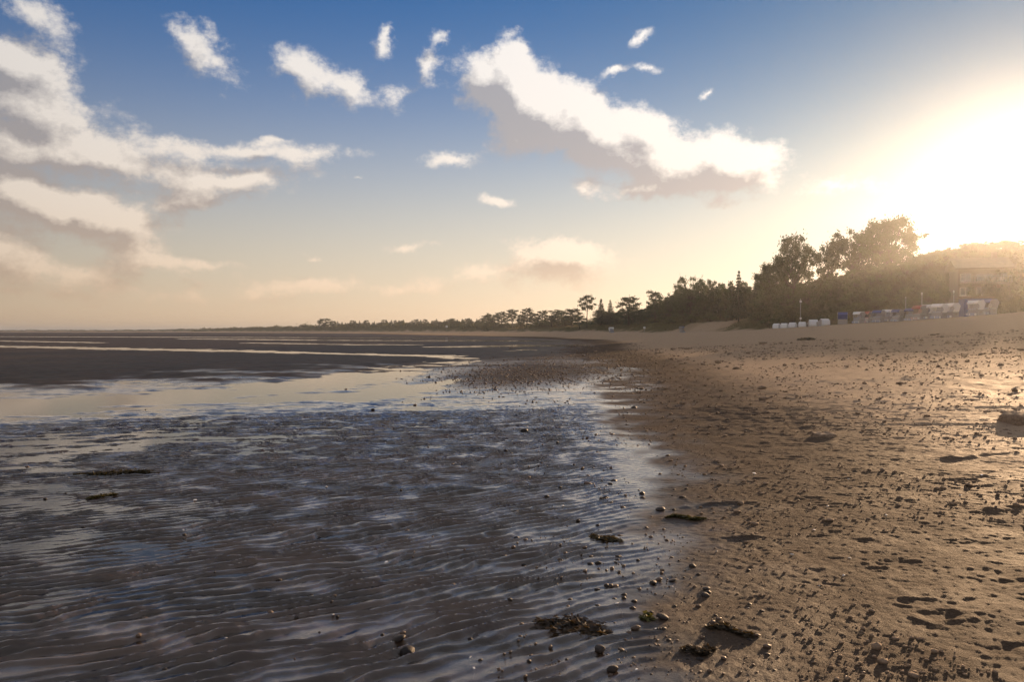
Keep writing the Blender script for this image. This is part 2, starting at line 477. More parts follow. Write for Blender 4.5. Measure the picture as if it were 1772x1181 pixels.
def ground_material():
    m, k, b = new_mat('shore_ground')
    at = k.n('ShaderNodeAttribute', attribute_name='zone')
    sep = k.n('ShaderNodeSeparateColor')
    k.link(at.outputs['Color'], sep.inputs[0])
    sandy, dry, green = sep.outputs[0], sep.outputs[1], sep.outputs[2]
    co = k.n('ShaderNodeTexCoord').outputs['Object']
    big = k.noise(co, 0.35, 4.0)
    mid = k.noise(co, 3.0, 5.0, 0.6)
    fine = k.noise(co, 90.0, 5.0, 0.7)
    grain = k.noise(co, 170.0, 3.0, 0.7)
    mud = k.mix(k.ramp(mid, 0.3, 0.7), (0.052, 0.030, 0.018), (0.105, 0.064, 0.040))
    mud = k.mix(k.ramp(big, 0.5, 0.7, 0.0, 0.6), mud, (0.078, 0.054, 0.030))
    damp = k.mix(k.ramp(fine, 0.3, 0.7), (0.066, 0.043, 0.027), (0.130, 0.087, 0.056))
    dryc = k.mix(k.ramp(fine, 0.3, 0.7), (0.31, 0.21, 0.132), (0.50, 0.355, 0.23))
    patch = k.math('ADD', dry, k.math('MULTIPLY', k.math('SUBTRACT', mid, 0.5), 0.5))
    sand = k.mix(k.ramp(patch, 0.1, 0.85), damp, dryc)
    speck = k.ramp(grain, 0.62, 0.72)
    sand = k.mix(k.math('MULTIPLY', speck, 0.5), sand, (0.06, 0.04, 0.03))
    streak_c = k.noise(k.vmath('MULTIPLY', co, (0.5, 2.6, 1.0)), 1.1, 6.0, 0.65)
    mud = k.mix(k.ramp(streak_c, 0.40, 0.62, 0.0, 0.75), mud, (0.030, 0.021, 0.013))
    col = k.mix(sandy, mud, sand)
    grass = k.mix(k.ramp(mid, 0.3, 0.7), (0.070, 0.060, 0.022), (0.13, 0.11, 0.045))
    col = k.mix(green, col, grass)
    k.link(col, b.inputs['Base Color'])
    drier = k.math('POWER', sandy, 0.38)
    rough = k.math('ADD', k.math('MULTIPLY', drier, 0.55), k.ramp(mid, 0.3, 0.7, 0.10, 0.22))
    rel = at.outputs['Alpha']
    k.link(k.math('MULTIPLY_ADD', rel, 0.35, rough), b.inputs['Roughness'])
    k.put(b.inputs['Specular IOR Level'], k.math('MULTIPLY', k.math('MULTIPLY_ADD', k.math('POWER', sandy, 0.16), -0.415, 0.44), k.math('MULTIPLY_ADD', k.math('MULTIPLY', rel, k.math('SUBTRACT', 1.0, sandy)), -0.93, 1.0)))
    film = k.math('MULTIPLY', k.ramp(sandy, 0.0, 0.30, 0.58, 0.0), k.math('SUBTRACT', 1.0, rel))
    k.put(b.inputs['Coat Weight'], film)
    b.inputs['Coat Roughness'].default_value = 0.07
    b.inputs['Coat IOR'].default_value = 1.4
    hsum = k.math('ADD', k.math('MULTIPLY', fine, 1.0), k.math('MULTIPLY', grain, 0.5))
    streak = k.noise(k.vmath('MULTIPLY', co, (1.0, 3.2, 1.0)), 2.4, 5.0, 0.65)
    hsum = k.math('ADD', hsum, k.math('MULTIPLY', k.math('MULTIPLY', streak, rel), 14.0))
    bp = k.n('ShaderNodeBump')
    k.put(bp.inputs['Strength'], k.math('MULTIPLY_ADD', sandy, 0.75, 0.20))
    bp.inputs['Distance'].default_value = 0.008
    k.link(hsum, bp.inputs['Height'])
    k.link(bp.outputs[0], b.inputs['Normal'])
    k.link(bp.outputs[0], b.inputs['Coat Normal'])
    return m

def water_material():
    m, k, b = new_mat('shallow_water')
    t = m.node_tree
    t.nodes.remove(b)
    out = [n for n in t.nodes if n.type == 'OUTPUT_MATERIAL'][0]
    gl = k.n('ShaderNodeBsdfGlossy')
    gl.inputs['Roughness'].default_value = 0.035
    tr = k.n('ShaderNodeBsdfTransparent')
    tr.inputs['Color'].default_value = (0.86, 0.82, 0.76, 1)
    fr = k.n('ShaderNodeFresnel')
    fr.inputs['IOR'].default_value = 1.38
    co = k.n('ShaderNodeTexCoord').outputs['Object']
    bp = k.n('ShaderNodeBump')
    bp.inputs['Strength'].default_value = 0.06
    bp.inputs['Distance'].default_value = 0.01
    k.link(k.noise(k.vmath('MULTIPLY', co, (1.0, 2.2, 1.0)), 9.0, 3.0), bp.inputs['Height'])
    k.link(bp.outputs[0], gl.inputs['Normal'])
    k.link(bp.outputs[0], fr.inputs['Normal'])
    mx = k.n('ShaderNodeMixShader')
    k.link(fr.outputs[0], mx.inputs[0])
    k.link(tr.outputs[0], mx.inputs[1])
    k.link(gl.outputs[0], mx.inputs[2])
    k.link(mx.outputs[0], out.inputs['Surface'])
    return m

M_GROUND = ground_material()
M_WATER = water_material()

def mesh_obj(name, verts, faces, mat, parent=None, smooth=False):
    me = bpy.data.meshes.new(name)
    if isinstance(verts, np.ndarray):
        verts = np.ascontiguousarray(verts, dtype=np.float32)
        faces = np.ascontiguousarray(faces, dtype=np.int32)
        nf, k = faces.shape
        me.vertices.add(len(verts))
        me.vertices.foreach_set('co', verts.ravel())
        me.loops.add(nf * k)
        me.loops.foreach_set('vertex_index', faces.ravel())
        me.polygons.add(nf)
        me.polygons.foreach_set('loop_start', np.arange(0, nf * k, k, dtype=np.int32))
        me.polygons.foreach_set('loop_total', np.full(nf, k, dtype=np.int32))
        if smooth:
            me.polygons.foreach_set('use_smooth', np.ones(nf, dtype=bool))
        me.update(calc_edges=True)
        me.validate()
    else:
        me.from_pydata([tuple(v) for v in verts], [], faces)
        if smooth:
            for p in me.polygons:
                p.use_smooth = True
        me.update()
    if mat is not None:
        me.materials.append(mat)
    o = bpy.data.objects.new(name, me)
    COL.objects.link(o)
    o.parent = parent
    return o

def tag(o, label=None, cat=None, group=None, kind=None):
    for k_, v in (('label', label), ('category', cat), ('group', group), ('kind', kind)):
        if v:
            o[k_] = v
    return o

# ---------------------------------------------------------------- ground, one height field split at the flat's edge and at the dune foot
def build_ground():
    az = np.concatenate([np.linspace(-180, -46, 34)[:-1], np.linspace(-46, 46, 660), np.linspace(46, 180, 34)[1:]])
    rows = [0.0, 0.3, 0.6, 0.9, 1.2, 1.5, 1.7, 1.85]
    r = 1.95
    while r < 22000:
        rows.append(r)
        if r < 2.2:
            d = 0.03
        elif r < 6:
            d = 0.0115
        elif r < 11:
            d = 0.0115 + 0.0105 * (r - 6) / 5
        elif r < 60:
            d = 0.00048 * r * r if 0.00048 * r * r > 0.0115 else 0.0115
        else:
            d = 0.00048 * r * r
        if 20 < r < 260:
            d = min(d, 0.9)
        if r > 260:
            d = min(d, 0.02 * r) if r < 1800 else 0.12 * r
        r += d
    rows = np.array(rows)
    A, RR = np.meshgrid(np.radians(az), rows)
    X, Y = RR * np.sin(A), RR * np.cos(A)
    Z, s, s2, t, w = height(X.ravel(), Y.ravel())
    nr, nc = X.shape
    V = np.stack([X.ravel(), Y.ravel(), Z], 1)
    i = np.arange(nr - 1)[:, None] * nc + np.arange(nc - 1)[None, :]
    F = np.stack([i, i + 1, i + nc + 1, i + nc], -1).reshape(-1, 4)[:, ::-1]
    dry = np.clip(sstep(0.6, 5.0, s), 0, 1)
    green = sstep(0.3, 3.0, s2 + 2.0 * fbm(X.ravel() / 5, Y.ravel() / 5, 3, seed=71.0))
    # the bare sand slide in the dunes
    gx, gy = SLIDE
    green = green * (1 - np.exp(-(((X.ravel() - gx) / 7) ** 2 + ((Y.ravel() - gy) / 15) ** 2)) * 1.6).clip(0, 1)
    xs = X.ravel(); ys = Y.ravel()
    sw = s + (fbm(xs / 0.5, ys / 0.5, 4, seed=77.0) * 0.25 + fbm(xs / 2.2, ys / 2.6, 3, seed=78.0) * 0.30) * np.clip(0.5 + ys / 9, 0.6, 6)
    wide = 0.35 + 0.022 * np.clip(ys, 0, 60)
    w = sstep(-0.3 * wide, 1.9 * wide, sw)
    yq = np.maximum(ys, 0.6)
    pxq, pyq = PW / 2 + FPX * xs / yq, HORIZON + CAM_H * FPX / yq
    relief = np.maximum(sstep(12, 34, np.hypot(xs, ys)), np.maximum(wedge(pxq, pyq), bank_mask(pxq, pyq, xs, ys)) * (ys > 0.6))
    zone = np.stack([w, dry, green, relief], 1).astype(np.float32)
    sf, s2f = s[F].mean(1), s2[F].mean(1)
    sel = np.where(s2f > 0.0, 2, np.where(sf > 0.0, 1, 0))
    for q, (name, lab) in enumerate((('tidal_flat', None), ('beach_sand', None), ('dune_bank', None))):
        f = F[sel == q]
        used = np.unique(f)
        remap = np.zeros(len(V), dtype=np.int64)
        remap[used] = np.arange(len(used))
        o = mesh_obj(name, V[used], remap[f], M_GROUND, smooth=True)
        ca = o.data.color_attributes.new('zone', 'FLOAT_COLOR', 'POINT')
        ca.data.foreach_set('color', zone[used].ravel())
        tag(o, kind='structure')

build_ground()

def build_water():
    n = 96
    verts, faces = [(0, 0, 0)], []
    rad = [3, 30, 300, 3000, 22000]
    for r_ in rad:
        for j in range(n):
            a = 2 * math.pi * j / n
            verts.append((r_ * math.sin(a), r_ * math.cos(a), 0.0))
    for j in range(n):
        faces.append((0, 1 + (j + 1) % n, 1 + j))
    for q in range(len(rad) - 1):
        for j in range(n):
            a, b_ = 1 + q * n + j, 1 + q * n + (j + 1) % n
            faces.append((a, b_, b_ + n, a + n))
    o = mesh_obj('water', verts, faces, M_WATER)
    tag(o, kind='structure')

build_water()

# ---------------------------------------------------------------- trees and shrubs
def tube(path, radii, sides=6):
    """tapered tube through points"""
    V, F = [], []
    n = len(path)
    for i, (p, r_) in enumerate(zip(path, radii)):
        a = path[max(i - 1, 0)]
        b_ = path[min(i + 1, n - 1)]
        d = (Vector(b_) - Vector(a)).normalized()
        u = d.orthogonal().normalized()
        v = d.cross(u)
        for j in range(sides):
            t_ = 2 * math.pi * j / sides
            V.append(Vector(p) + (u * math.cos(t_) + v * math.sin(t_)) * r_)
    for i in range(n - 1):
        for j in range(sides):
            k_ = (j + 1) % sides
            F.append((i * sides + j, i * sides + k_, (i + 1) * sides + k_, (i + 1) * sides + j))
    F.append(tuple(range((n - 1) * sides, n * sides)))
    F.append(tuple(reversed(range(sides))))
    return V, F

def join(parts):
    V, F = [], []
    for v, f in parts:
        o = len(V)
        V += list(v)
        F += [tuple(i + o for i in q) for q in f]
    return V, F

def leaves(rng, centres, radii, counts, size, flat=0.75):
    """leaf-sized quads spread through clumps"""
    P, S = [], []
    for c, r_, n in zip(centres, radii, counts):
        d = rng.normal(size=(n, 3))
        d /= np.linalg.norm(d, axis=1)[:, None]
        q = d * np.abs(rng.normal(0, 0.62, (n, 1))) * r_
        q[:, 2] *= flat
        P.append(q + np.array(c))
        S.append(np.full(n, size) * rng.uniform(0.6, 1.3, n))
    P, S = np.concatenate(P), np.concatenate(S)
    n = len(P)
    a = rng.normal(size=(n, 3))
    a /= np.linalg.norm(a, axis=1)[:, None]
    b_ = rng.normal(size=(n, 3))
    b_ -= a * (a * b_).sum(1)[:, None]
    b_ /= np.linalg.norm(b_, axis=1)[:, None]
    a, b_ = a * S[:, None], b_ * (S * 0.6)[:, None]
    V = np.stack([P - a, P + b_ * 0.9, P + a, P - b_], 1).reshape(-1, 3)
    F = np.arange(4 * n).reshape(n, 4)
    return V, F

def leaf_mat(name, a, b):
    m, k, bs = new_mat(name)
    g = k.n('ShaderNodeNewGeometry')
    co = k.n('ShaderNodeTexCoord').outputs['Object']
    oi = k.n('ShaderNodeObjectInfo')
    col = k.mix(k.ramp(k.noise(co, 1.3, 3.0), 0.3, 0.7), a, b)
    hsv = k.n('ShaderNodeHueSaturation')
    k.link(col, hsv.inputs['Color'])
    k.link(k.math('MULTIPLY_ADD', oi.outputs['Random'], 0.05, 0.475), hsv.inputs['Hue'])
    k.link(k.math('MULTIPLY_ADD', oi.outputs['Random'], 0.5, 0.75), hsv.inputs['Value'])
    k.link(hsv.outputs[0], bs.inputs['Base Color'])
    bs.inputs['Roughness'].default_value = 0.6
    tl = k.n('ShaderNodeBsdfTranslucent')
    k.link(k.vmath('MULTIPLY', hsv.outputs[0], (1.3, 1.2, 0.6)), tl.inputs['Color'])
    mx = k.n('ShaderNodeMixShader')
    mx.inputs[0].default_value = 0.35
    out = [n for n in m.node_tree.nodes if n.type == 'OUTPUT_MATERIAL'][0]
    k.link(bs.outputs[0], mx.inputs[1])
    k.link(tl.outputs[0], mx.inputs[2])
    k.link(mx.outputs[0], out.inputs['Surface'])
    return m

M_BARK = simple_mat('bark', (0.075, 0.052, 0.036), 0.9, 0.35, 6.0, bump=0.4)
M_LEAF = leaf_mat('broad_leaves', (0.045, 0.058, 0.018), (0.080, 0.090, 0.030))
M_NEEDLE = leaf_mat('needles', (0.030, 0.046, 0.022), (0.055, 0.072, 0.032))
M_SHRUB = leaf_mat('shrub_leaves', (0.050, 0.056, 0.018), (0.095, 0.090, 0.032))

PROTO = {}

def proto(kind, trunk, crown, leafm):
    """unit tree: height 1, half width about 0.5; kept as mesh data only"""
    tv, tf = trunk
    tm = bpy.data.meshes.new(kind + '_trunk')
    tm.from_pydata([tuple(v) for v in tv], [], tf)
    tm.materials.append(M_BARK)
    for p in tm.polygons:
        p.use_smooth = True
    o = mesh_obj('tmp', crown[0], crown[1], leafm)
    cm = o.data
    cm.name = kind + '_crown'
    bpy.data.objects.remove(o)
    PROTO[kind] = (tm, cm)

def broad(seed, w=0.5, base=0.30, n=26, dens=150, leaf=0.016, open_=1.0):
    rng = np.random.RandomState(seed)
    cs, rs, parts = [], [], []
    parts.append(tube([(0, 0, -0.06), (0.005, 0, 0.12), (-0.006, 0.005, 0.3), (0.01, 0, 0.5)], [0.032, 0.024, 0.018, 0.011], 7))
    for i in range(n):
        th = rng.rand() * 2 * np.pi
        u = rng.rand()
        z = base + (0.93 - base) * u
        prof = math.sqrt(max(0.05, 1 - ((u - 0.48) / 0.60) ** 2))
        rr = w * prof * math.sqrt(rng.uniform(0.08, 1.0)) * 0.9
        c = np.array([rr * math.cos(th), rr * math.sin(th), z])
        cs.append(c)
        rs.append(rng.uniform(0.055, 0.105) * open_)
        root = Vector((0.0, 0, base * 0.75 + 0.3 * u * (1 - base)))
        mid = root.lerp(Vector(c), 0.55) + Vector((0, 0, -0.02))
        parts.append(tube([root, mid, Vector(c)], [0.006, 0.004, 0.0015], 4))
    cnt = [int(dens * (r_ / 0.1) ** 2) for r_ in rs]
    return join(parts), leaves(rng, cs, rs, cnt, leaf)

def pine(seed, base=0.30, w=0.38, n=30, dens=170):
    rng = np.random.RandomState(seed)
    parts = [tube([(0, 0, -0.05), (0.012, 0, 0.3), (-0.01, 0.01, 0.6), (0.01, 0, 0.9)], [0.022, 0.017, 0.012, 0.004], 6)]
    cs, rs = [], []
    for i in range(n):
        u = i / (n - 1)
        z = base + (0.93 - base) * u
        th = i * 2.4 + rng.rand()
        rr = w * (1 - 0.55 * u) * rng.uniform(0.35, 1.0)
        c = (rr * math.cos(th), rr * math.sin(th), z + 0.03)
        cs.append(c)
        rs.append(rng.uniform(0.07, 0.12))
        parts.append(tube([(0, 0, z - 0.05), (c[0] * .6, c[1] * .6, z - 0.02), (c[0], c[1], c[2])], [0.008, 0.005, 0.002], 4))
    return join(parts), leaves(rng, cs, rs, [int(dens * (r_ / 0.1) ** 2) for r_ in rs], 0.022, 0.5)

def spruce(seed, w=0.24, tiers=15):
    rng = np.random.RandomState(seed)
    parts = [tube([(0, 0, -0.05), (0, 0, 0.5), (0, 0, 0.98)], [0.02, 0.012, 0.002], 6)]
    cs, rs, cnt = [], [], []
    for i in range(tiers):
        u = i / (tiers - 1)
        z = 0.12 + 0.84 * u
        nb = max(3, int(8 * (1 - u)) + 2)
        for j in range(nb):
            th = 2 * np.pi * (j + rng.rand() * 0.7) / nb + i
            L = w * (1 - u) ** 0.85 * rng.uniform(0.6, 1.1) + 0.012
            for f in (0.45, 0.85):
                cs.append((L * f * math.cos(th), L * f * math.sin(th), z - 0.03 * f))
                rs.append(0.022 + 0.05 * (1 - u) * (1.1 - 0.5 * f))
                cnt.append(16 if u < 0.8 else 9)
    return join(parts), leaves(rng, cs, rs, cnt, 0.024, 0.55)

def shrub(seed, n=16):
    rng = np.random.RandomState(seed)
    cs, rs, parts = [], [], []
    for i in range(n):
        th, u = rng.rand() * 2 * np.pi, rng.rand()
        rr = 0.62 * math.sqrt(u)
        c = (rr * math.cos(th), rr * math.sin(th), 0.18 + 0.62 * (1 - u) * rng.uniform(0.6, 1.0) + 0.1 * rng.rand())
        cs.append(c)
        rs.append(rng.uniform(0.18, 0.30))
        parts.append(tube([(c[0] * .15, c[1] * .15, -0.12), (c[0] * .6, c[1] * .6, c[2] * .5), c], [0.016, 0.010, 0.004], 4))
    return join(parts), leaves(rng, cs, rs, [int(62 * (r_ / 0.22) ** 2) for r_ in rs], 0.055, 0.85)

proto('oak_a', *broad(1, 0.50, 0.40, 100, 230, 0.0155, 1.05), M_LEAF)
proto('oak_b', *broad(2, 0.47, 0.42, 80, 220, 0.0155, 1.05), M_LEAF)
proto('broad_a', *broad(3, 0.42, 0.10, 64, 150, 0.020, 1.1), M_LEAF)
proto('broad_b', *broad(4, 0.42, 0.04, 64, 150, 0.022, 1.2), M_LEAF)
proto('pine_a', *pine(5), M_NEEDLE)
proto('pine_b', *pine(6, 0.55, 0.40, 18), M_NEEDLE)
proto('pine_c', *pine(7, 0.2, 0.34, 30), M_NEEDLE)
proto('spruce_a', *spruce(8), M_NEEDLE)
proto('spruce_b', *spruce(9, 0.19, 17), M_NEEDLE)
for q in range(3):
    proto('shrub_%d' % q, *shrub(20 + q), M_SHRUB)

NAMES = {'oak_a': 'oak_tree', 'oak_b': 'oak_tree', 'broad_a': 'broadleaf_tree', 'broad_b': 'broadleaf_tree', 'pine_a': 'pine_tree',
         'pine_b': 'pine_tree', 'pine_c': 'pine_tree', 'spruce_a': 'spruce_tree', 'spruce_b': 'spruce_tree'}
rngp = random.Random(11)

def tree(kind, x, y, top, width, label, group, z0=None):
    """a tree whose top reaches height `top` (m above the sea) and whose crown is `width` m across"""
    if z0 is None:
        z0 = h1(x, y, False)
    hgt = max(top - z0, 0.6)
    tm, cm = PROTO[kind]
    root = bpy.data.objects.new(NAMES[kind], None)
    root.empty_display_size = 0.5
    COL.objects.link(root)
    root.location = (x, y, z0)
    nat = {'oak_a': .98, 'oak_b': .92, 'broad_a': .84, 'broad_b': .84, 'pine_a': .72, 'pine_b': .85, 'pine_c': .7, 'spruce_a': .48, 'spruce_b': .4}[kind]
    sx = width / nat
    root.scale = (sx, sx, hgt)
    root.rotation_euler = (0, 0, rngp.uniform(0, 6.28))
    for nm, me in (('trunk', tm), ('crown', cm)):
        o = bpy.data.objects.new(nm, me)
        COL.objects.link(o)
        o.parent = root
    return tag(root, label, 'tree', group)

line_y = curve([(200, 1200), (340, 1120), (560, 790), (700, 620), (850, 480), (1010, 305), (1100, 255), (1190, 215), (1300, 172), (1345, 156), (1400, 146), (1500, 134),
                (1600, 124), (1772, 112), (2000, 100)])
def at_pixel(px, extra=0.0):
    y = float(line_y(px)) + extra
    return (px - PW / 2) / FPX * y, y
def top_z(py, y):
    return CAM_H + (HORIZON - py) / FPX * y

# the trees that stand out one by one: kind, pixel x of the crown, pixel y of its top, crown width in pixels, extra distance, label
SINGLES = [
    ('oak_a', 1540, 374, 118, 6, 'broad spreading tree with the highest crown on the wooded bank', None),
    ('oak_b', 1478, 392, 96, 7, 'broad airy tree standing beside the highest tree on the bank', None),
    ('oak_b', 1374, 402, 84, 4, 'rounded tree with open crown standing alone above the sloping thicket', None),
    ('broad_a', 1432, 418, 60, 9, 'smaller tree filling the gap between two broad crowns on the bank', None),
    ('oak_a', 1338, 452, 66, 5, 'low leaning tree at the lower end of the bank beside the rounded tree', None),
    ('spruce_a', 1278, 466, 34, 4, 'pointed spruce poking above the wood just below the bank', None),
    ('oak_b', 1195, 477, 62, 2, 'round-headed tree rising clear of the wood behind the sand slide', None),
    ('pine_b', 1016, 511, 40, -8, 'tall bare-trunked pine with a small flat crown', None),
    ('pine_a', 1088, 513, 52, 0, 'wide flat-topped pine between two pointed spruces and the wood', None),
    ('spruce_b', 1040, 516, 22, -2, 'slim spruce next to the tall bare-trunked pine', None),
    ('spruce_a', 1056, 518, 26, 4, 'ragged spruce beside the wide flat-topped pine', None),
    ('pine_c', 1134, 504, 44, 6, 'bushy pine with a spiky top at the near end of the shore wood', None),
    ('broad_b', 562, 551, 26, 0, 'dark lone tree standing at the seaward end of the far wood', None),
    ('broad_a', 527, 563, 24, 10, 'low windswept tree at the tip of the far shore', None),
]
for kind, px, py, wpx, ex, lab, grp_ in SINGLES:
    x, y = at_pixel(px, ex)
    tree(kind, x, y, top_z(py, y), wpx / FPX * y, lab, grp_)

# the row of pines along the middle shore
for px, py, wpx in [(843, 546, 30), (852, 541, 34), (868, 540, 28), (886, 535, 32), (912, 534, 36), (926, 543, 30), (938, 538, 34), (965, 536, 44), (990, 534, 48), (902, 545, 28), (955, 546, 34), (978, 545, 40), (1003, 546, 34)]:
    x, y = at_pixel(px, rngp.uniform(-8, 14))
    tree(rngp.choice(['pine_a', 'pine_c', 'pine_c', 'broad_a']), x, y, top_z(py, y), wpx / FPX * y,
         'dark wind-shaped tree in the row along the middle shore', 'trees along the middle shore')

# the far wood: small conifers side by side
for i in range(62):
    px = 575 + 262 * (i + rngp.uniform(-.4, .4)) / 61
    py = 559 - 5 * (px - 575) / 260 + rngp.uniform(-4, 3)
    x, y = at_pixel(px, rngp.uniform(0, 30))
    tree(rngp.choice(['spruce_a', 'spruce_b', 'pine_c', 'broad_b']), x, y, top_z(py, y), rngp.uniform(9, 16) / FPX * y,
         'small conifer in the far wood beyond the flats', 'trees of the far wood')
# the shore wood between the tall pine and the bank
top_line = curve([(1000, 545), (1030, 540), (1060, 535), (1100, 530), (1130, 520), (1160, 508), (1200, 497), (1240, 486), (1290, 488), (1330, 480)])
for i in range(58):
    px = 1035 + 295 * (i + rngp.uniform(-.4, .4)) / 57
    py = float(top_line(px)) + rngp.uniform(-5, 16)
    x, y = at_pixel(px, rngp.uniform(8, 26))
    tree(rngp.choice(['broad_a', 'broad_b', 'pine_c', 'spruce_a', 'broad_a']), x, y, top_z(py, y), rngp.uniform(26, 44) / FPX * y,
         'leafy tree in the dense shore wood behind the dunes', 'trees of the shore wood')
# trees under and behind the big crowns, filling the upper edge of the bank
bank_line = curve([(1300, 492), (1340, 494), (1380, 486), (1440, 474), (1500, 460), (1560, 450), (1600, 438), (1640, 428), (1680, 416), (1720, 414), (1772, 414), (1900, 420)])
for i in range(46):
    px = 1318 + 452 * (i + rngp.uniform(-.4, .4)) / 45
    py = float(bank_line(px)) + rngp.uniform(-3, 8)
    x, y = at_pixel(px, rngp.uniform(3, 12))
    tree(rngp.choice(['broad_a', 'broad_b', 'broad_b']), x, y, top_z(py, y), rngp.uniform(38, 62) / FPX * y,
         'low scrubby tree in the thicket along the top of the bank', 'scrub trees on top of the bank')

def bush(x, y, hgt, wid, label, group):
    tm, cm = PROTO['shrub_%d' % rngp.randrange(3)]
    root = bpy.data.objects.new('shrub', None)
    COL.objects.link(root)
    root.location = (x, y, h1(x, y, False))
    root.scale = (wid / 1.5, wid / 1.5, hgt)
    root.rotation_euler = (0, 0, rngp.uniform(0, 6.28))
    for nm, me in (('stem', tm), ('foliage', cm)):
        o = bpy.data.objects.new(nm, me)
        COL.objects.link(o)
        o.parent = root
    return tag(root, label, 'shrub', group)

for i in range(190):
    px = 1310 + 520 * rngp.random()
    x, y = at_pixel(px, 0)
    off = rngp.uniform(2.0, 17.0)
    d = Vector((x, y, 0)).normalized()
    fx = x + d.x * (off - 12)
    fy = y + d.y * (off - 12)
    s2 = float(plan(np.array([fx]), np.array([fy]))[1][0])
    if s2 < 1.5:
        continue
    bush(fx, fy, rngp.uniform(1.6, 3.2), rngp.uniform(3.0, 5.2), 'dark leafy shrub in the thicket covering the slope of the bank', 'shrubs on the slope of the bank')
for i in range(98):
    px = 830 + 500 * rngp.random()
    x, y = at_pixel(px, rngp.uniform(-6, 12))
    s2 = float(plan(np.array([x]), np.array([y]))[1][0])
    if s2 < 7.5 or math.hypot((x - SLIDE[0]) / 9, (y - SLIDE[1]) / 18) < 1:
        continue
    bush(x, y, rngp.uniform(1.2, 3.2) * (1 + .5 * (px < 1020)), rngp.uniform(3.5, 7.5) * (1 + .5 * (px < 1020)), 'low shrub at the edge of the dunes in front of the shore wood', 'shrubs along the dunes')

# scrub of the distant shore, too far off to count: one mass of leaves
def far_scrub():
    rng = np.random.RandomState(61)
    C, Rr, N = [], [], []
    for i in range(420):
        px = rng.uniform(335, 850)
        x, y = at_pixel(px, rng.uniform(-22, 14))
        r_ = rng.uniform(1.6, 3.6) * (0.55 if px < 520 else 1.0) * y / 600
        C.append((x, y, h1(x, y, False) + r_ * .35))
        Rr.append(r_)
        N.append(46)
    V, F = leaves(rng, C, Rr, N, 0.75, 0.55)
    o = mesh_obj('distant_scrub', V, F, M_SHRUB)
    tag(o, 'low dark scrub along the distant shore below the far wood', 'scrub', kind='stuff')
far_scrub()

# marram grass on the dunes: blades nobody could count
def dune_grass():
    rng = np.random.RandomState(31)
    n = 26000
    px = rng.uniform(880, 1830, n)
    y0 = line_y(px)
    y = y0 + rng.uniform(-22, 4, n)
    x = (px - PW / 2) / FPX * y
    s2 = plan(x, y)[1]
    keep = (s2 > 0.3) & (s2 < 12) & (fbm(x / 3, y / 3, 2, seed=3.0) > -0.25) & (np.hypot((x - SLIDE[0]) / 9, (y - SLIDE[1]) / 18) > 1)
    x, y = x[keep], y[keep]
    z = height(x, y, False)[0]
    n = len(x)
    hgt = rng.uniform(0.35, 0.85, n)
    a = rng.uniform(0, 2 * np.pi, n)
    w = rng.uniform(0.02, 0.05, n)
    lean = rng.normal(0, 0.25, (n, 2))
    P = np.stack([x, y, z - 0.05], 1)
    side = np.stack([np.cos(a) * w, np.sin(a) * w, np.zeros(n)], 1)
    top = P + np.stack([lean[:, 0] * hgt, lean[:, 1] * hgt, hgt], 1)
    mid = (P + top) / 2 + np.stack([np.zeros(n), np.zeros(n), hgt * 0.08], 1)
    V = np.stack([P - side, P + side, mid + side * .7, top, mid - side * .7], 1).reshape(-1, 3)
    i = np.arange(n) * 5
    F = np.concatenate([np.stack([i, i + 1, i + 2, i + 4], 1), np.stack([i + 4, i + 2, i + 3, i + 3], 1)])
    me_v, me_f = V, F
    o = mesh_obj('dune_grass', me_v, np.concatenate([F[:n]]), leaf_mat('marram', (0.11, 0.095, 0.040), (0.17, 0.145, 0.065)))
    tag(o, 'tufts of marram grass growing on the dunes', 'grass', kind='stuff')
dune_grass()

# ---------------------------------------------------------------- beach chairs, huts, posts
def box(x0, x1, y0, y1, z0, z1):
    V = [Vector((x, y, z)) for z in (z0, z1) for y in (y0, y1) for x in (x0, x1)]
    F = [(0, 2, 3, 1), (4, 5, 7, 6), (0, 1, 5, 4), (2, 6, 7, 3), (0, 4, 6, 2), (1, 3, 7, 5)]
    return V, F

def slab(poly, x0, x1):
    """a (y, z) outline given a thickness along x"""
    n = len(poly)
    V = [Vector((x0, y, z)) for y, z in poly] + [Vector((x1, y, z)) for y, z in poly]
    F = [tuple(reversed(range(n))), tuple(range(n, 2 * n))]
    for i in range(n):
        j = (i + 1) % n
        F.append((i, j, n + j, n + i))
    return V, F

def bevelled(name, vf, mat, parent=None, w=0.02):
    o = mesh_obj(name, vf[0], vf[1], mat, parent)
    bm = bmesh.new()
    bm.from_mesh(o.data)
    bmesh.ops.recalc_face_normals(bm, faces=bm.faces)
    bmesh.ops.bevel(bm, geom=list(bm.edges), offset=w, segments=1, affect='EDGES', clamp_overlap=True)
    bm.to_mesh(o.data)
    bm.free()
    return o

def weave_mat(name, col):
    m, k, b = new_mat(name)
    co = k.n('ShaderNodeTexCoord').outputs['Object']
    w = k.n('ShaderNodeTexWave', wave_type='BANDS', bands_direction='Z')
    w.inputs['Scale'].default_value = 12.0
    w.inputs['Distortion'].default_value = 0.6
    k.link(co, w.inputs['Vector'])
    k.link(k.mix(w.outputs['Fac'], tuple(c * .7 for c in col), col), b.inputs['Base Color'])
    b.inputs['Roughness'].default_value = 0.6
    bp = k.n('ShaderNodeBump')
    bp.inputs['Strength'].default_value = 0.5
    k.link(w.outputs['Fac'], bp.inputs['Height'])
    k.link(bp.outputs[0], b.inputs['Normal'])
    return m

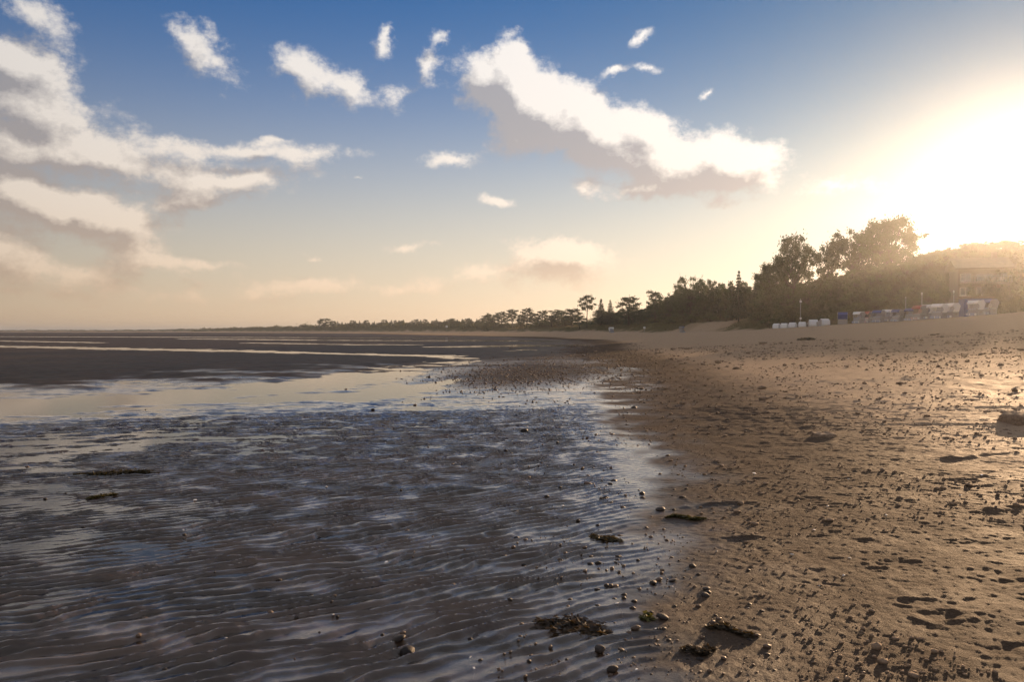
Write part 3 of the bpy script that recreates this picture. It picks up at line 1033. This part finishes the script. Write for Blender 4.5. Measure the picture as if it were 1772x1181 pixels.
def stripe_mat(name, a, b_):
    m, k, b = new_mat(name)
    co = k.n('ShaderNodeTexCoord').outputs['Object']
    w = k.n('ShaderNodeTexWave', wave_type='BANDS', bands_direction='X')
    w.inputs['Scale'].default_value = 2.6
    k.link(co, w.inputs['Vector'])
    k.link(k.mix(k.ramp(w.outputs['Fac'], 0.45, 0.55), a, b_), b.inputs['Base Color'])
    b.inputs['Roughness'].default_value = 0.85
    return m

M_WHITE_WICKER = weave_mat('white_wicker', (0.78, 0.77, 0.74))
M_GREY_WICKER = weave_mat('grey_wicker', (0.36, 0.34, 0.32))
M_WOOD = simple_mat('varnished_wood', (0.20, 0.11, 0.055), 0.5, 0.3, 5.0)
M_BLUE = simple_mat('blue_canvas', (0.055, 0.085, 0.24), 0.8, 0.15, 3.0)
M_WHITE = simple_mat('white_canvas', (0.80, 0.79, 0.76), 0.7, 0.05, 3.0)
M_RED = simple_mat('red_canvas', (0.32, 0.07, 0.06), 0.8, 0.15, 3.0)
M_STRIPE_B = stripe_mat('blue_white_stripes', (0.07, 0.11, 0.30), (0.72, 0.71, 0.68))
M_STRIPE_R = stripe_mat('red_white_stripes', (0.34, 0.08, 0.07), (0.72, 0.71, 0.68))
CHAIR_KINDS = {
    'white': (M_WHITE_WICKER, M_WHITE, M_STRIPE_B), 'blue': (M_GREY_WICKER, M_BLUE, M_STRIPE_B),
    'red': (M_GREY_WICKER, M_RED, M_STRIPE_R), 'grey': (M_GREY_WICKER, M_WHITE, M_STRIPE_B)}
CHAIR_DATA = {}

def make_chair_parts(kind):
    wick, canvas, cloth = CHAIR_KINDS[kind]
    side = [(-0.36, 0.72), (0.38, 0.72), (0.60, 1.36), (0.36, 1.62), (-0.20, 1.60), (-0.44, 1.40), (-0.12, 1.05)]
    P = []
    P.append(('basket', slab([(-0.40, 0.06), (0.38, 0.06), (0.40, 0.70), (-0.36, 0.70), (-0.42, 0.40)], -0.60, 0.60), M_GREY_WICKER))
    for sx in (-1, 1):
        P.append(('side_panel', slab(side, sx * 0.62 - 0.02, sx * 0.62 + 0.02), wick))
        P.append(('armrest', box(sx * 0.56 - 0.05, sx * 0.56 + 0.05, -0.46, 0.30, 0.722, 0.77), M_WOOD))
        P.append(('footrest', box(sx * 0.28 - 0.24, sx * 0.28 + 0.24, -0.74, -0.425, 0.10, 0.34), cloth))
        P.append(('handle', box(sx * 0.655 - 0.012, sx * 0.655 + 0.012, -0.10, 0.12, 0.45, 0.49), M_WOOD))
    P.append(('roof', slab([(-0.21, 1.605), (0.36, 1.625), (0.37, 1.66), (-0.21, 1.64)], -0.65, 0.65), canvas))
    P.append(('back_panel', slab([(0.385, 0.72), (0.42, 0.72), (0.645, 1.36), (0.385, 1.66), (0.36, 1.62), (0.60, 1.36)], -0.60, 0.60), canvas))
    P.append(('awning', slab([(-0.21, 1.645), (-0.46, 1.43), (-0.47, 1.26), (-0.45, 1.26), (-0.44, 1.42), (-0.20, 1.61)], -0.64, 0.64), canvas))
    P.append(('seat_cushion', box(-0.57, 0.57, -0.38, 0.30, 0.702, 0.80), cloth))
    P.append(('back_cushion', slab([(0.20, 0.80), (0.31, 0.80), (0.52, 1.34), (0.42, 1.38)], -0.57, 0.57), cloth))
    out = []
    for nm, vf, mt in P:
        o = bevelled(nm, vf, mt, None, 0.012)
        out.append((nm, o.data))
        bpy.data.objects.remove(o)
    return out

def beach_chair(kind, x, y, rz, label, group, lay=0.0, z=None, s=1.0):
    if kind not in CHAIR_DATA:
        CHAIR_DATA[kind] = make_chair_parts(kind)
    root = bpy.data.objects.new('beach_chair', None)
    COL.objects.link(root)
    zz = h1(x, y, False) if z is None else z
    root.location = (x, y, zz - 0.03)
    root.rotation_euler = (0, 0, rz)
    root.scale = (s, s, s)
    for nm, me in CHAIR_DATA[kind]:
        o = bpy.data.objects.new(nm, me)
        COL.objects.link(o)
        o.parent = root
        if lay:
            # tipped forward on to its front (the whole chair leans; parts keep their places within it)
            m = Matrix.Translation((0, 0.0, 0.42)) @ Matrix.Rotation(lay, 4, 'X') @ Matrix.Translation((0, 0, -0.80))
            o.matrix_local = m
    return tag(root, label, 'beach chair', group)

foot_y = curve([(1180, 192), (1345, 122), (1400, 119), (1440, 113), (1500, 106), (1600, 96.5), (1700, 90), (1772, 86)])
def on_beach(px, off=0.0):
    y = float(foot_y(px)) + off
    return (px - PW / 2) / FPX * y, y

G_ROW = 'beach chairs in the row below the bank'
ROW = [(1486, 'grey', 0, 'grey wicker beach chair with white hood'), (1504, 'red', 1.0, 'red-hooded beach chair in grey wicker'),
       (1520, 'blue', -.5, 'blue-hooded beach chair in grey wicker'), (1536, 'white', 0, 'white-hooded beach chair in white wicker'),
       (1553, 'blue', .8, 'blue-hooded beach chair in grey wicker'), (1576, 'blue', 0, 'blue-hooded beach chair in grey wicker'),
       (1591, 'red', 1.2, 'red-hooded beach chair in grey wicker'), (1605, 'white', 0, 'white-hooded beach chair in white wicker'),
       (1625, 'white', -.3, 'white-hooded beach chair in white wicker'), (1646, 'white', .3, 'white-hooded beach chair in white wicker'),
       (1688, 'white', 0, 'white-hooded beach chair in white wicker'), (1712, 'blue', .6, 'blue-hooded beach chair in grey wicker')]
for i, (px, kind, off, what) in enumerate(ROW):
    x, y = on_beach(px, off + (1.1 if i % 2 else -1.1))
    lab = what + ' in the row below the bank'
    beach_chair(kind, x, y, R(-68 + rngp.uniform(-18, 18)), lab, G_ROW, s=1.12 if px > 1590 else 0.98)
for i, px in enumerate((1346, 1359, 1373, 1389)):
    x, y = on_beach(px)
    beach_chair('white', x, y, R(-40 + rngp.uniform(-12, 12)), 'white beach chair tipped over at the lower end of the row', 'tipped white beach chairs', lay=R(82), s=0.8)
x, y = on_beach(1406, .6)
beach_chair('grey', x, y, R(-8), 'grey beach chair lying tipped over next to the tipped white ones', None, lay=R(80))
x, y = on_beach(1424)
beach_chair('grey', x, y, R(8), 'grey beach chair lying tipped over towards the blue one', None, lay=R(80))
x, y = on_beach(1458, .4)
beach_chair('blue', x, y, R(158), 'blue-backed beach chair standing alone with its back to the sea', None, s=1.05)
x, y = at_pixel(1058, -48)
beach_chair('white', x, y, R(20), 'pale beach chair standing alone on the far beach before the dunes', None)
x, y = at_pixel(1180, -24)
beach_chair('blue', x, y, R(60), 'blue beach chair standing by the bare sand slide', None)

M_POST = simple_mat('white_paint', (0.75, 0.74, 0.70), 0.5, 0.08, 4.0)
M_STEEL = simple_mat('grey_steel', (0.32, 0.32, 0.32), 0.4, 0.1, 6.0, metallic=0.6)

def post(name, x, y, hgt, label, board=None, cat='post'):
    z = h1(x, y, False)
    root = bpy.data.objects.new(name, None)
    COL.objects.link(root)
    root.location = (x, y, z)
    V, F = tube([(0, 0, -0.3), (0, 0, hgt * .5), (0, 0, hgt)], [0.05, 0.045, 0.04], 8)
    mesh_obj('shaft', V, F, M_STEEL, root, smooth=True)
    V, F = tube([(0, 0, hgt + 0.003), (0, 0, hgt + 0.05), (0, 0, hgt + 0.09)], [0.075, 0.07, 0.02], 8)
    mesh_obj('cap', V, F, M_POST, root, smooth=True)
    for (zb, w, h_) in board or []:
        bevelled('board', box(-w / 2, w / 2, -0.11, -0.075, zb - h_ / 2, zb + h_ / 2), M_POST, root, 0.006)
    return tag(root, label, cat)

x, y = on_beach(1385, 8)
post('sign_post', x, y, 4.6, 'tall white sign post with two small boards before the thicket', [(4.3, .35, .3), (1.6, .3, .28)], 'sign post')
x, y = on_beach(1567, 4)
post('marker_post', x, y, 3.0, 'plain white post rising behind the row of beach chairs')
x, y = on_beach(1477, 0)
post('marker_post', x, y, 1.5, 'short white post beside the blue-backed beach chair')
x, y = at_pixel(1115, -34)
post('sign_post', x, y, 1.7, 'small pale sign board at the foot of the dunes', [(1.4, .6, .5)], 'sign post')
x, y = at_pixel(773, -60)
post('sign_post', x, y, 4.0, 'pale warning sign standing on the far shore', [(3.4, 1.3, 1.3)], 'sign post')

def lamp_post(px, off, hgt, label):
    x, y = on_beach(px, off)
    root = bpy.data.objects.new('lamp_post', None)
    COL.objects.link(root)
    root.location = (x, y, h1(x, y, False))
    V, F = tube([(0, 0, -0.4), (0, 0, hgt * .6), (0, 0, hgt)], [0.06, 0.05, 0.04], 8)
    mesh_obj('pole', V, F, M_STEEL, root, smooth=True)
    V, F = tube([(0, 0, hgt), (0, 0, hgt + .12), (0, 0, hgt + .3), (0, 0, hgt + .36)], [0.05, 0.10, 0.09, 0.02], 10)
    mesh_obj('lamp_head', V, F, M_POST, root, smooth=True)
    tag(root, label, 'lamp post', 'lamp posts behind the beach chairs')
lamp_post(1595, 7, 3.2, 'thin lamp post with a pale head behind the beach chairs')
lamp_post(1650, 6, 3.0, 'thin lamp post with a pale head behind the beach chairs')

# the house half hidden on the slope
M_WALL = simple_mat('brown_render', (0.12, 0.09, 0.062), 0.85, 0.12, 1.2)
M_ROOF = simple_mat('dark_roof', (0.085, 0.065, 0.045), 0.8, 0.25, 2.0)
M_FRAME = simple_mat('white_frame', (0.55, 0.54, 0.51), 0.5, 0.05, 3.0)
def glass_mat():
    m, k, b = new_mat('window_glass')
    b.inputs['Base Color'].default_value = (0.05, 0.06, 0.07, 1)
    b.inputs['Roughness'].default_value = 0.05
    b.inputs['Specular IOR Level'].default_value = 0.8
    return m
M_GLASS = glass_mat()

def house():
    px = 1702
    y = 108.0
    x = (px - PW / 2) / FPX * y
    zb = top_z(512, y)
    root = bpy.data.objects.new('house', None)
    COL.objects.link(root)
    root.location = (x, y, zb)
    root.rotation_euler = (0, 0, R(-18))
    W, D, H = 6.2, 6.0, 3.6
    bevelled('wall', box(-W / 2, W / 2, 0, D, -3.0, H), M_WALL, root, 0.03)
    rv = [Vector((sx * (W / 2 + .5), yy, zz)) for sx in (-1, 1) for yy, zz in ((-0.6, H), (D / 2, H + 1.6), (D + .6, H), (-0.6, H + .18), (D / 2, H + 1.8), (D + .6, H + .18))]
    rf = [(0, 1, 7, 6), (1, 2, 8, 7), (3, 9, 10, 4), (4, 10, 11, 5), (0, 6, 9, 3), (2, 5, 11, 8), (0, 3, 4, 1), (1, 4, 5, 2), (6, 7, 10, 9), (7, 8, 11, 10)]
    rf = [tuple(q) for q in rf]
    roof = mesh_obj('roof', [v + Vector((0, 0, 0.004)) for v in rv], rf, M_ROOF, root)
    bevelled('chimney', box(1.6, 2.2, D / 2 - .3, D / 2 + .3, H + 1.2, H + 2.5), M_WALL, roof, 0.02)
    for cx, cz, w, h_ in ((-2.2, 2.5, 1.3, 1.0), (0.1, 2.5, 2.0, .8), (2.2, 2.5, 1.1, 1.0), (-2.2, .6, 1.4, 1.1), (-.3, .6, 1.2, 1.1)):
        fr = []
        for a in ((cx - w / 2, cx + w / 2, cz + h_ / 2 - .07, cz + h_ / 2), (cx - w / 2, cx + w / 2, cz - h_ / 2, cz - h_ / 2 + .07),
                  (cx - w / 2, cx - w / 2 + .07, cz - h_ / 2 + .07, cz + h_ / 2 - .07), (cx + w / 2 - .07, cx + w / 2, cz - h_ / 2 + .07, cz + h_ / 2 - .07),
                  (cx - .035, cx + .035, cz - h_ / 2 + .07, cz + h_ / 2 - .07)):
            fr.append(box(a[0], a[1], -0.06, -0.004, a[2], a[3]))
        wdw = mesh_obj('window', *join(fr), M_FRAME, root)
        mesh_obj('pane', *box(cx - w / 2 + .06, cx + w / 2 - .06, -0.03, -0.006, cz - h_ / 2 + .06, cz + h_ / 2 - .06), M_GLASS, wdw)
        mesh_obj('sill', *box(cx - w / 2 - .08, cx + w / 2 + .08, -0.14, -0.004, cz - h_ / 2 - .09, cz - h_ / 2 - .003), M_FRAME, wdw)
    bal = mesh_obj('balcony', *box(-3.0, 3.0, -1.3, -0.003, 1.55, 1.72), M_WALL, root)
    rails = [box(-3.0, 3.0, -1.28, -1.22, 2.5, 2.58)] + [box(-3.0 + .3 * i - .02, -3.0 + .3 * i + .02, -1.27, -1.23, 1.722, 2.498) for i in range(21)]
    mesh_obj('railing', *join(rails), M_FRAME, bal)
    dr = mesh_obj('door', *box(1.1, 2.1, -0.05, -0.004, -.4, 1.5), M_WOOD, root)
    mesh_obj('handle', *box(1.95, 2.0, -0.11, -0.053, .5, .62), M_STEEL, dr)
    tag(root, 'brown house with balcony and white windows, half hidden in the thicket on the bank', 'house')
house()
for px, ex, hh_, ww_ in ((1660, -5, 4.6, 4.4), (1676, -9, 4.2, 3.8), (1692, -9, 3.8, 3.6), (1712, -9, 3.8, 4.2), (1728, -7, 5.2, 4.6)):
    x, y = at_pixel(px, ex)
    bush(x, y, hh_, ww_, 'tall leafy shrub screening the foot of the house on the bank', 'shrubs before the house')

def hut():
    x, y = on_beach(1692, 4.5)
    root = bpy.data.objects.new('beach_hut', None)
    COL.objects.link(root)
    root.location = (x, y, h1(x, y, False) - .1)
    root.rotation_euler = (0, 0, R(-14))
    bevelled('wall', box(-1.5, 1.5, 0, 2.2, -0.3, 2.25), M_BLUE, root, 0.02)
    bevelled('roof', slab([(-0.4, 2.36), (2.5, 2.26), (2.5, 2.36), (-0.4, 2.48)], -1.75, 1.75), M_WALL, root, 0.01)
    for px_ in range(10):
        mesh_obj('plank', *box(-1.48 + .297 * px_, -1.48 + .297 * px_ + .275, -0.03, -0.004, -0.1, 1.05), M_BLUE, root)
    sh = mesh_obj('shutter', *box(-1.1, 1.1, -0.06, -0.004, 1.1, 2.05), M_WHITE, root)
    mesh_obj('counter', *box(-1.25, 1.25, -0.40, -0.062, 1.04, 1.09), M_WOOD, sh)
    tag(root, 'small blue beach hut with white shutter behind the chairs', 'hut')
hut()

# ---------------------------------------------------------------- stones, shells, weed, clods
def rock_mesh(name, seed, sub=2, rough=0.25, flat=0.7):
    bm = bmesh.new()
    bmesh.ops.create_icosphere(bm, subdivisions=sub, radius=0.5)
    rng = np.random.RandomState(seed)
    dirs = rng.normal(size=(7, 3))
    dirs /= np.linalg.norm(dirs, axis=1)[:, None]
    cut = rng.uniform(0.30, 0.48, 7)
    for v in bm.verts:
        p = np.array(v.co)
        for d, c in zip(dirs, cut):
            e = p @ d - c
            if e > 0:
                p = p - d * e * 0.8
        p *= 1 + rough * 0.4 * (rng.rand() - .5)
        p[2] *= flat
        v.co = p
    me = bpy.data.meshes.new(name)
    bm.to_mesh(me)
    bm.free()
    for p in me.polygons:
        p.use_smooth = True
    return me

def stone_mat(name, a, b_, rough=0.4):
    m, k, b = new_mat(name)
    co = k.n('ShaderNodeTexCoord').outputs['Object']
    oi = k.n('ShaderNodeObjectInfo')
    off = k.vmath('ADD', co, k.vmath('SCALE', (37.0, 11.0, 53.0), scale=oi.outputs['Random']))
    c = k.mix(k.ramp(k.noise(off, 2.2, 5.0, 0.6), 0.3, 0.7), a, b_)
    c = k.mix(k.ramp(oi.outputs['Random'], 0.66, 0.78, 0.0, 0.7), c, (b_[0] * 2.2, b_[1] * 2.0, b_[2] * 1.8))
    hs = k.n('ShaderNodeHueSaturation')
    k.link(c, hs.inputs['Color'])
    k.link(k.math('MULTIPLY_ADD', oi.outputs['Random'], 0.9, 0.55), hs.inputs['Value'])
    k.link(hs.outputs[0], b.inputs['Base Color'])
    b.inputs['Roughness'].default_value = rough
    b.inputs['Specular IOR Level'].default_value = 0.22
    bp = k.n('ShaderNodeBump')
    bp.inputs['Strength'].default_value = 0.25
    bp.inputs['Distance'].default_value = 0.05
    k.link(k.noise(off, 14.0, 4.0), bp.inputs['Height'])
    k.link(bp.outputs[0], b.inputs['Normal'])
    return m

M_STONE = stone_mat('wet_stone', (0.026, 0.019, 0.015), (0.066, 0.048, 0.036), 0.55)
M_SHELL = stone_mat('shell', (0.50, 0.44, 0.38), (0.75, 0.70, 0.64), 0.5)
STONES = []
for q in range(8):
    me = rock_mesh('stone_shape', 100 + q, 2 if q < 3 else 1, 0.3, 0.45 + 0.09 * (q % 4))
    me.materials.append(M_STONE)
    STONES.append(me)
def shell_mesh():
    V, F = [], []
    n, m_ = 9, 4
    for i in range(m_ + 1):
        for j in range(n):
            t_ = -1.15 + 2.3 * j / (n - 1)
            r_ = i / m_
            rib = 1 + (0.05 if j % 2 else -0.03) * r_
            V.append((r_ * math.sin(t_) * .5 * rib, r_ * math.cos(t_) * .55 * rib - .25, .26 * math.sin(math.pi * (0.12 + 0.80 * (1 - r_))) * (1 - .35 * (t_ / 1.15) ** 2)))
    for i in range(m_):
        for j in range(n - 1):
            F.append((i * n + j, (i + 1) * n + j, (i + 1) * n + j + 1, i * n + j + 1))
    me = bpy.data.meshes.new('shell_shape')
    me.from_pydata(V, [], F)
    me.materials.append(M_SHELL)
    for p in me.polygons:
        p.use_smooth = True
    return me
SHELL = shell_mesh()

def stone(x, y, size, label, group, me=None, name='pebble', cat='pebble', tall=1.0, sink=0.36):
    me = me or rngp.choice(STONES[3:])
    o = bpy.data.objects.new(name, me)
    COL.objects.link(o)
    z = h1(x, y)
    o.location = (x, y, z + size * tall * (0.32 - sink) + 0.0)
    o.scale = (size, size * rngp.uniform(.75, 1.1), size * tall * rngp.uniform(.85, 1.1))
    o.rotation_euler = (rngp.uniform(-.25, .25), rngp.uniform(-.25, .25), rngp.uniform(0, 6.28))
    return tag(o, label, cat, group)

def px_size(w, y):
    return w / FPX * y

BIG = [(706, 1132, 27, 1.15, 'upright dark stone, larger of a touching pair on the ripples'), (690, 1113, 25, .8, 'dark oval stone leaning against the larger upright one'),
       (1100, 1093, 20, 1.1, 'dark brown blunt stone on wet silt beside the weed patch'), (1060, 1168, 22, 1.1, 'black rounded stone half sunk in a small puddle'),
       (1143, 884, 18, .9, 'dark stone at the edge where ripples turn to sand'), (1018, 841, 16, .9, 'lone dark stone on the shining wet sand'),
       (907, 748, 15, .9, 'lone dark stone out on the rippled flat'), (1146, 1076, 24, .7, 'flat broad stone next to the bit of green weed'),
       (1131, 1012, 16, .8, 'reddish brown stone in a line of three small stones'), (1140, 1008, 13, 1.0, 'middle stone in a line of three small stones'),
       (1165, 1007, 17, .6, 'low flat stone ending a line of three small stones'), (1221, 1038, 18, .7, 'grey stone on damp sand with a smaller one behind'),
       (1222, 1026, 16, .7, 'smaller grey stone just behind another on damp sand'), (1310, 1102, 14, .9, 'rounded stone at the end of the curved weed strand'),
       (1038, 1131, 22, .7, 'dark low stone between wet silt and puddle'), (1075, 1128, 12, .9, 'pale brown stone beside a dark low stone')]
for px, py, w, tall, lab in BIG:
    x, y = ground_hit(px, py)
    stone(x, y, px_size(w, y), lab, None, STONES[rngp.randrange(3)], 'stone', 'stone', tall, sink=0.16)
spots = []
rs = random.Random(77)
while len(spots) < 225:
    py = 690 + 480 * rs.random() ** 0.8
    ex = PW / 2 + FPX * (float(edge_x(CAM_H * FPX / (py - HORIZON)))) / (CAM_H * FPX / (py - HORIZON))
    px = rs.gauss(ex - 70, 110) if rs.random() < .72 else rs.uniform(0, 1100)
    if 5 < px < 1765:
        spots.append((px, py, rs.uniform(4, 13) if rs.random() < .8 else rs.uniform(10, 17)))
for px, py, w in spots:
    x, y = ground_hit(px, py)
    w *= 0.6 + 0.4 * min(1, (py - 600) / 400)
    stone(x, y, px_size(w, y), 'small dark pebble lying on the wet flat or its edge', 'pebbles strewn over the wet flat')
for i in range(40):
    py = 760 + 410 * rs.random()
    px = rs.uniform(60, 1700)
    x, y = ground_hit(px, py)
    stone(x, y, px_size(rs.uniform(5, 9), y), 'small pale shell lying on the shore', 'shells strewn over the shore', SHELL, 'shell', 'shell', 1.0, .3)

def scatter(name, xs, ys, sizes, mat, seed, label, cat, flat=0.6, lift=0.15):
    """many small lumps in one mesh (icosahedra pushed out of shape)"""
    rng = np.random.RandomState(seed)
    bm = bmesh.new()
    bmesh.ops.create_icosphere(bm, subdivisions=1, radius=0.5)
    bv = np.array([v.co for v in bm.verts])
    bf = np.array([[v.index for v in f.verts] for f in bm.faces])
    bm.free()
    n = len(xs)
    z = height(xs, ys)[0]
    j = 1 + 0.55 * (rng.rand(n, len(bv), 1) - .5)
    a = rng.rand(n) * 2 * np.pi
    sc = np.stack([sizes, sizes * rng.uniform(.6, 1.0, n), sizes * flat * rng.uniform(.6, 1.3, n)], 1)
    p = bv[None] * j * sc[:, None, :]
    c, s_ = np.cos(a)[:, None], np.sin(a)[:, None]
    px_, py_ = p[..., 0] * c - p[..., 1] * s_, p[..., 0] * s_ + p[..., 1] * c
    V = np.stack([px_ + xs[:, None], py_ + ys[:, None], p[..., 2] + (z + sizes * flat * lift)[:, None]], -1).reshape(-1, 3)
    F = (bf[None] + (np.arange(n) * len(bv))[:, None, None]).reshape(-1, 3)
    o = mesh_obj(name, V, F, mat, smooth=True)
    tag(o, label, cat, kind='stuff')
    return o

rng = np.random.RandomState(91)
# fine shingle along the flat's edge
n = 9000
ys = 2.3 + 60 * rng.rand(n) ** 1.5
wdt = 0.35 + 0.06 * ys
xs = edge_x(ys) - 0.25 * wdt + rng.normal(0, 1, n) * wdt * 0.8
k_ = fbm(xs / (0.3 + .05 * ys), ys / (0.4 + .08 * ys), 3, seed=5.0) > 0.08
xs, ys = xs[k_], ys[k_]
scatter('shingle', xs, ys, np.exp(rng.normal(-4.95, 0.45, len(xs))) * (0.8 + ys / 9), M_STONE, 3, 'fine dark shingle strewn along the edge of the flat', 'shingle')
n = 4200
px_ = 925 + rng.normal(0, 95, n)
py_ = 648 - 0.06 * (px_ - 925) + rng.normal(0, 15, n)
k_ = py_ > 612
ys = CAM_H * FPX / (py_[k_] - HORIZON)
xs = (px_[k_] - PW / 2) / FPX * ys
scatter('gravel_spit', xs, ys, np.exp(rng.normal(-3.5, 0.4, len(xs))) * (0.5 + ys / 40), M_STONE, 6, 'dark gravel covering the low spit beside the channel', 'gravel')
# sand clods and small heaps trodden up on the beach
n = 19000
ys = 2.4 + 40 * rng.rand(n) ** 1.7
xs = edge_x(ys) + 0.25 + (0.70 * ys) * rng.rand(n) ** 0.8
k_ = fbm(xs / 2.0, ys / 2.5, 3, seed=15.0) + 0.35 * sstep(3, 9, ys) - 0.22 * sstep(6, 3, ys) > 0.05
xs, ys = xs[k_], ys[k_]
M_CLOD = simple_mat('clod_sand', (0.26, 0.175, 0.108), 0.9, 0.3, 40.0, bump=0.3)
scatter('sand_clods', xs, ys, np.exp(rng.normal(-4.2, 0.6, len(xs))) * (0.28 + 0.085 * ys), M_CLOD, 4, 'small clods of sand trodden up over the beach', 'sand clods', 0.55)

M_WEED = leaf_mat('weed', (0.050, 0.045, 0.012), (0.115, 0.095, 0.025))
M_WEED_DARK = leaf_mat('dark_weed', (0.050, 0.036, 0.018), (0.10, 0.072, 0.036))
def seaweed(px0, py0, px1, py1, width, hgt, label, mat, seed, n=260, leaf=1.0):
    a, b_ = ground_hit(px0, py0), ground_hit(px1, py1)
    rng = np.random.RandomState(seed)
    n = n * 3
    t_ = rng.rand(n)
    prof = np.sin(np.pi * np.clip(t_, .04, .96)) ** 0.6
    cx = (a[0] + b_[0]) / 2
    x = a[0] + (b_[0] - a[0]) * t_ + rng.normal(0, 1, n) * width * prof * .5
    y = a[1] + (b_[1] - a[1]) * t_ + rng.normal(0, 1, n) * width * prof * .6 + 0.02 * np.sin(t_ * 9 + seed)
    z = np.maximum(height(x, y)[0], 0.0)
    zz = z + hgt * prof * rng.rand(n)
    L = rng.uniform(.007, .02, n) * leaf
    ang = rng.normal(math.atan2(b_[1] - a[1], b_[0] - a[0]), 0.7, n)
    d = np.stack([np.cos(ang) * L, np.sin(ang) * L, rng.normal(0, .25, n) * L], 1)
    sd = np.stack([-np.sin(ang), np.cos(ang), rng.normal(0, .8, n)], 1) * (L * .28)[:, None]
    P = np.stack([x, y, zz], 1)
    V = np.stack([P - d, P - d * .2 + sd, P + d, P + d * .1 - sd], 1).reshape(-1, 3)
    V[:, 2] = np.maximum(V[:, 2], np.repeat(z, 4) + 0.001)
    V -= np.array([cx, (a[1] + b_[1]) / 2, 0])
    o = mesh_obj('seaweed', V, np.arange(4 * n).reshape(n, 4), mat)
    o.location = (cx, (a[1] + b_[1]) / 2, 0)
    tag(o, label, 'seaweed')
seaweed(128, 826, 272, 820, .035, .02, 'long olive strand of seaweed floating across the shallow pool', M_WEED, 1, 420)
seaweed(150, 866, 205, 860, .03, .018, 'short olive tuft of seaweed in the shallow pool', M_WEED, 2, 200)
seaweed(930, 1078, 1050, 1096, .06, .004, 'flat spread of brown seaweed pressed on the wet silt', M_WEED_DARK, 3, 330)
seaweed(1222, 1088, 1305, 1106, .014, .014, 'curved crusty strand of seaweed at the edge of the sand', M_WEED_DARK, 4, 200)
seaweed(1152, 897, 1222, 902, .015, .016, 'olive strand of seaweed on damp sand by a dark stone', M_WEED, 5, 220)
seaweed(1182, 1134, 1236, 1134, .012, .014, 'straight dark scrap of seaweed lying on damp sand', M_WEED_DARK, 6, 200)
seaweed(1025, 932, 1075, 940, .03, .014, 'brown tangle of seaweed among the pebbles', M_WEED_DARK, 7, 180)
seaweed(1112, 1072, 1128, 1076, .012, .012, 'bright green scrap of seaweed beside the flat broad stone', M_WEED, 8, 60)
seaweed(1382, 590, 1408, 589, .25, .12, 'dark heap of seaweed on the upper beach', M_WEED_DARK, 9, 500, 4.0)

def lump(px, py, wpx, hpx, depth, label, seed, flat_top=0.6):
    """a block of sand thrown up by digging: steep lumpy sides, flattish top"""
    x, y = ground_hit(px, py)
    w, h_ = px_size(wpx, y), px_size(hpx, y)
    rng = np.random.RandomState(seed)
    n, m_ = 40, 14
    V = []
    for i in range(m_ + 1):
        u = i / m_
        rr = 1.0 if u < .0 else (1 - u ** 5 * .98)
        for j in range(n):
            th = 2 * math.pi * j / n
            q = rr * (1 + .13 * float(gnoise(np.array([math.cos(th) * 2.2 + seed]), np.array([math.sin(th) * 2.2 + u * 2]))[0]) + .03 * rng.randn() * (u < .9))
            zz = h_ * min(1, u * 1.7) * (1 + .18 * float(gnoise(np.array([math.cos(th) * q * 2.5 + seed]), np.array([math.sin(th) * q * 2.5]))[0]))
            V.append((q * (1.12 - .12 * min(1, u * 1.7)) * w / 2 * math.cos(th), q * (1.12 - .12 * min(1, u * 1.7)) * depth / 2 * math.sin(th), zz - 0.03))
    F = []
    for i in range(m_):
        for j in range(n):
            k_ = (j + 1) % n
            F.append((i * n + j, i * n + k_, (i + 1) * n + k_, (i + 1) * n + j))
    F.append(tuple(range(m_ * n, (m_ + 1) * n)))
    o = mesh_obj('sand_heap', V, F, M_CLOD, smooth=True)
    o.location = (x, y, h1(x, y, False))
    tag(o, label, 'sand heap')
lump(1768, 733, 58, 19, .40, 'tall steep-sided heap of dug sand high on the trodden beach', 3)
lump(1426, 756, 40, 11, .22, 'low flat-topped block of sand among the clods', 8)

# ---------------------------------------------------------------- air
def haze():
    V, F = box(-26000, 26000, -26000, 26000, -2.0, 34.0)
    m = bpy.data.materials.new('haze_air')
    m.use_nodes = True
    t = m.node_tree
    t.nodes.clear()
    k = NT(t)
    pv = k.n('ShaderNodeVolumePrincipled')
    pv.inputs['Color'].default_value = (0.88, 0.90, 0.93, 1)
    pv.inputs['Density'].default_value = HAZE_DENSITY
    pv.inputs['Anisotropy'].default_value = HAZE_ANISO
    out = k.n('ShaderNodeOutputMaterial')
    k.link(pv.outputs[0], out.inputs['Volume'])
    o = mesh_obj('haze', V, F, m)
    tag(o, 'thin golden haze in the evening air, its sunward glow imitating lens glare', 'haze', kind='stuff')
HAZE_DENSITY, HAZE_ANISO = 0.00026, 0.86  # forward scatter set for a sunward glow imitating lens glare over the bank
haze()
